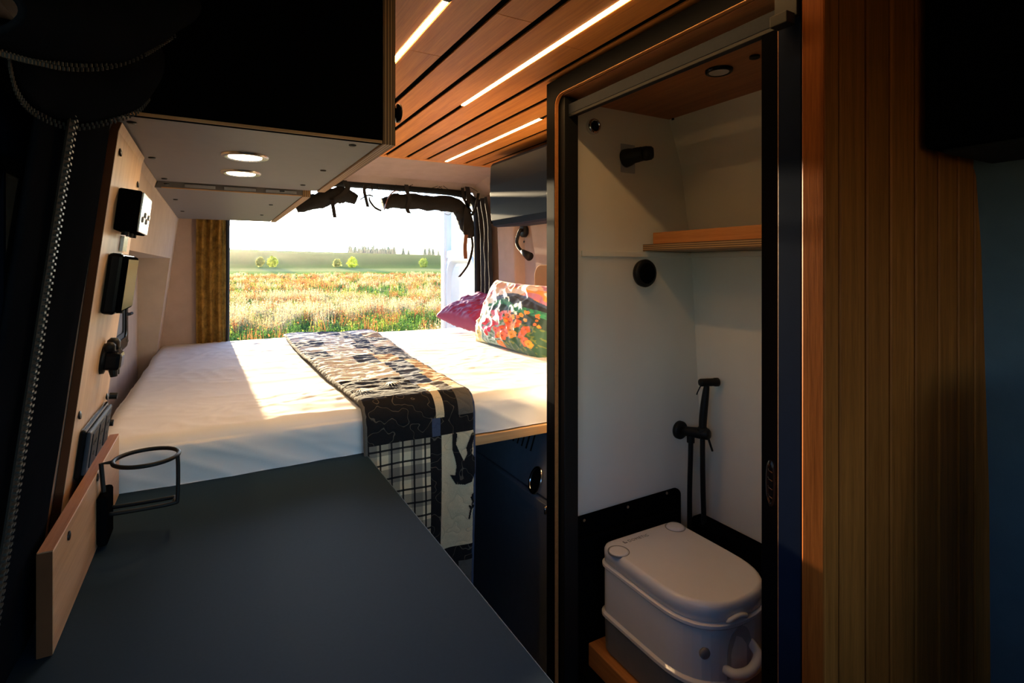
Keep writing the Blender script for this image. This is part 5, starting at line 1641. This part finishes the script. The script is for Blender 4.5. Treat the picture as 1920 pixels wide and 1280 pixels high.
def kinds_mix(nz, nz2, y):
    u = RNG.uniform(0, 1, len(nz))
    s = np.where(u < 0.22, 0, np.where(u < 0.42, 4, np.where(u < 0.68, 1, np.where(u < 0.80, 3, np.where(u < 0.94, 5, 2)))))
    s = np.where((nz > 0.05) & (u < 0.75), np.where(u < 0.4, 1, 5), s)
    s = np.where((nz2 > 0.28) & (u > 0.30) & (y > 22), np.where(u > 0.6, 2, 6), s)
    s = np.where((y > 50) & (u < 0.22), 6, s)
    s = np.where((nz < -0.25) & (u < 0.6), 4, s)
    return s
meadow('meadow_grass', 3400, 9, 36, kinds_mix, 'wild meadow of straw, green and rust plants just behind the van', 30, 1.0, 0.008, 52, 0.36)
meadow('meadow_grass', 7000, 36, 105, kinds_mix, 'hazy orange and green meadow farther out towards the hill', 13, 1.05, 0.012, 13, 0.45)

def crown(center, rx, rz, n, size, col, name, parent, squash=1.0):
    d = RNG.normal(size=(n, 3)); d /= np.linalg.norm(d, axis=1, keepdims=True)
    rad = RNG.uniform(0.45, 1.0, n)**0.6
    lump = np.array([1 + 0.25*noise.noise(Vector(q)*2.2) for q in d])
    c = np.array(center) + d*(rad*lump)[:, None]*np.array([rx, rx, rz])
    a = RNG.normal(size=(n, 3)); a /= np.linalg.norm(a, axis=1, keepdims=True)
    b = RNG.normal(size=(n, 3)); b /= np.linalg.norm(b, axis=1, keepdims=True)
    s = (size*RNG.uniform(0.6, 1.4, n))[:, None]
    me = leaf_mesh(name, np.stack([c - a*s, c + a*s, c + b*s*1.4], 1), np.clip(np.array(col)*RNG.uniform(0.7, 1.25, (n, 1)), 0, 1))
    return link_mesh(name, me, M['leaves'], parent)

for (u, v, hpx, yy, col, lab) in ((488, 491, 12, 150, (0.40, 0.38, 0.10), 'pale yellow bush leftmost at the foot of the hill'),
                                  (511, 491, 16, 150, (0.40, 0.44, 0.05), 'round yellow-green bush second from left at the foot of the hill'),
                                  (632, 494, 13, 152, (0.38, 0.38, 0.10), 'slim pale yellow bush left of the brightest bush'),
                                  (661, 493, 17, 148, (0.44, 0.52, 0.04), 'largest bright yellow-green bush at the foot of the hill'),
                                  (794, 495, 15, 150, (0.30, 0.38, 0.06), 'yellow-green bush nearest the open white door')):
    c = on_y(u, v, yy)
    g = ground_h(c.x, c.y)
    hh = hpx*(c - CAM).length/1000.0*0.62
    t = thing('bush', (c.x, c.y, g), lab, 'bush', 'bushes at the foot of the hill')
    crown((c.x, c.y, max(c.z, g + hh*0.8)), hh*0.85, hh, 420, 0.26, col, 'foliage', t)
    build('stem', cyl(B(), (c.x, c.y, g - 0.1), (c.x, c.y, max(c.z, g + hh*0.8)), 0.10, 0.05, 8), M['bark'], t)

# conifers along the ridge
conifer_mesh = None
rc_ = random.Random(9)
M['conifer'] = plain('conifer_green', (0.07, 0.12, 0.075), 0.95, spec=0.05)
def conifer(h, r):
    bm = B()
    for k in range(5):
        z0 = h*(0.10 + 0.17*k); rr_ = r*(1 - k*0.17)
        cyl(bm, (0, 0, z0), (0, 0, z0 + h*0.30), rr_, 0.02, 9)
    cyl(bm, (0, 0, -1.0), (0, 0, h*0.15), r*0.12, r*0.10, 6)
    me = bpy.data.meshes.new('conifer_tree'); bm.to_mesh(me); bm.free()
    me.materials.append(M['conifer'])
    return me
cm = conifer(7.5, 2.0)
spots = [(655 + i*2.7 + rc_.uniform(-1, 1), 470 + i*0.06, rc_.uniform(0.55, 0.85)) for i in range(32)] + [(756, 474, 0.7), (766, 476, 0.6), (797, 476, 0.75), (805, 476, 0.9), (812, 477, 0.7), (822, 477, 0.6), (833, 478, 0.75), (430, 463, 0.4), (470, 464, 0.35), (477, 464, 0.3)]
for (u, v, s) in spots:
    yy = rc_.uniform(330, 346)
    c = on_y(u, v, yy)
    o = bpy.data.objects.new('conifer_tree', cm)
    COL.objects.link(o)
    o.location = (c.x, c.y, ground_h(c.x, c.y)); o.scale = (s, s, s)*1 if False else (s*1.1, s*1.1, s)
    tag(o, 'small dark conifer in the dense tree line on the far hill crest' if 650 < u < 745 else ('small lone conifer on the crest towards the open white door' if u > 700 else 'tiny lone conifer on the crest beside the gold curtain'), 'tree', 'conifers on the hill crest')

# golden tree seen through the left side window
t = thing('golden_tree', (-7.2, 27.0, GZ), 'backlit golden tree glimpsed through the left side window', 'tree')
build('trunk', tube(B(), [(-7.2, 27, GZ - 0.2), (-7.1, 27.1, 2.5), (-7.3, 27, 6.0)], [0.25, 0.2, 0.1], 10), M['bark'], t)
crown((-7.2, 27, 8.5), 2.6, 3.8, 5200, 0.22, (0.85, 0.50, 0.08), 'foliage', t)

# thin evening haze over the far field
hz = bpy.data.materials.new('evening_haze')
hz.use_nodes = True
nt = hz.node_tree
nt.nodes.remove(nt.nodes['Principled BSDF'])
vol = nt.nodes.new('ShaderNodeVolumeScatter')
vol.inputs['Color'].default_value = (1, 0.97, 0.92, 1)
vol.inputs['Density'].default_value = 0.0001
vol.inputs['Anisotropy'].default_value = 0.75
nt.links.new(vol.outputs[0], nt.nodes['Material Output'].inputs['Volume'])
tag(bx('haze', -700, 900, 90, 1450, -14, 60, hz, bevel=0), 'thin bright evening haze hanging over the far field and hill', 'haze', kind='stuff')
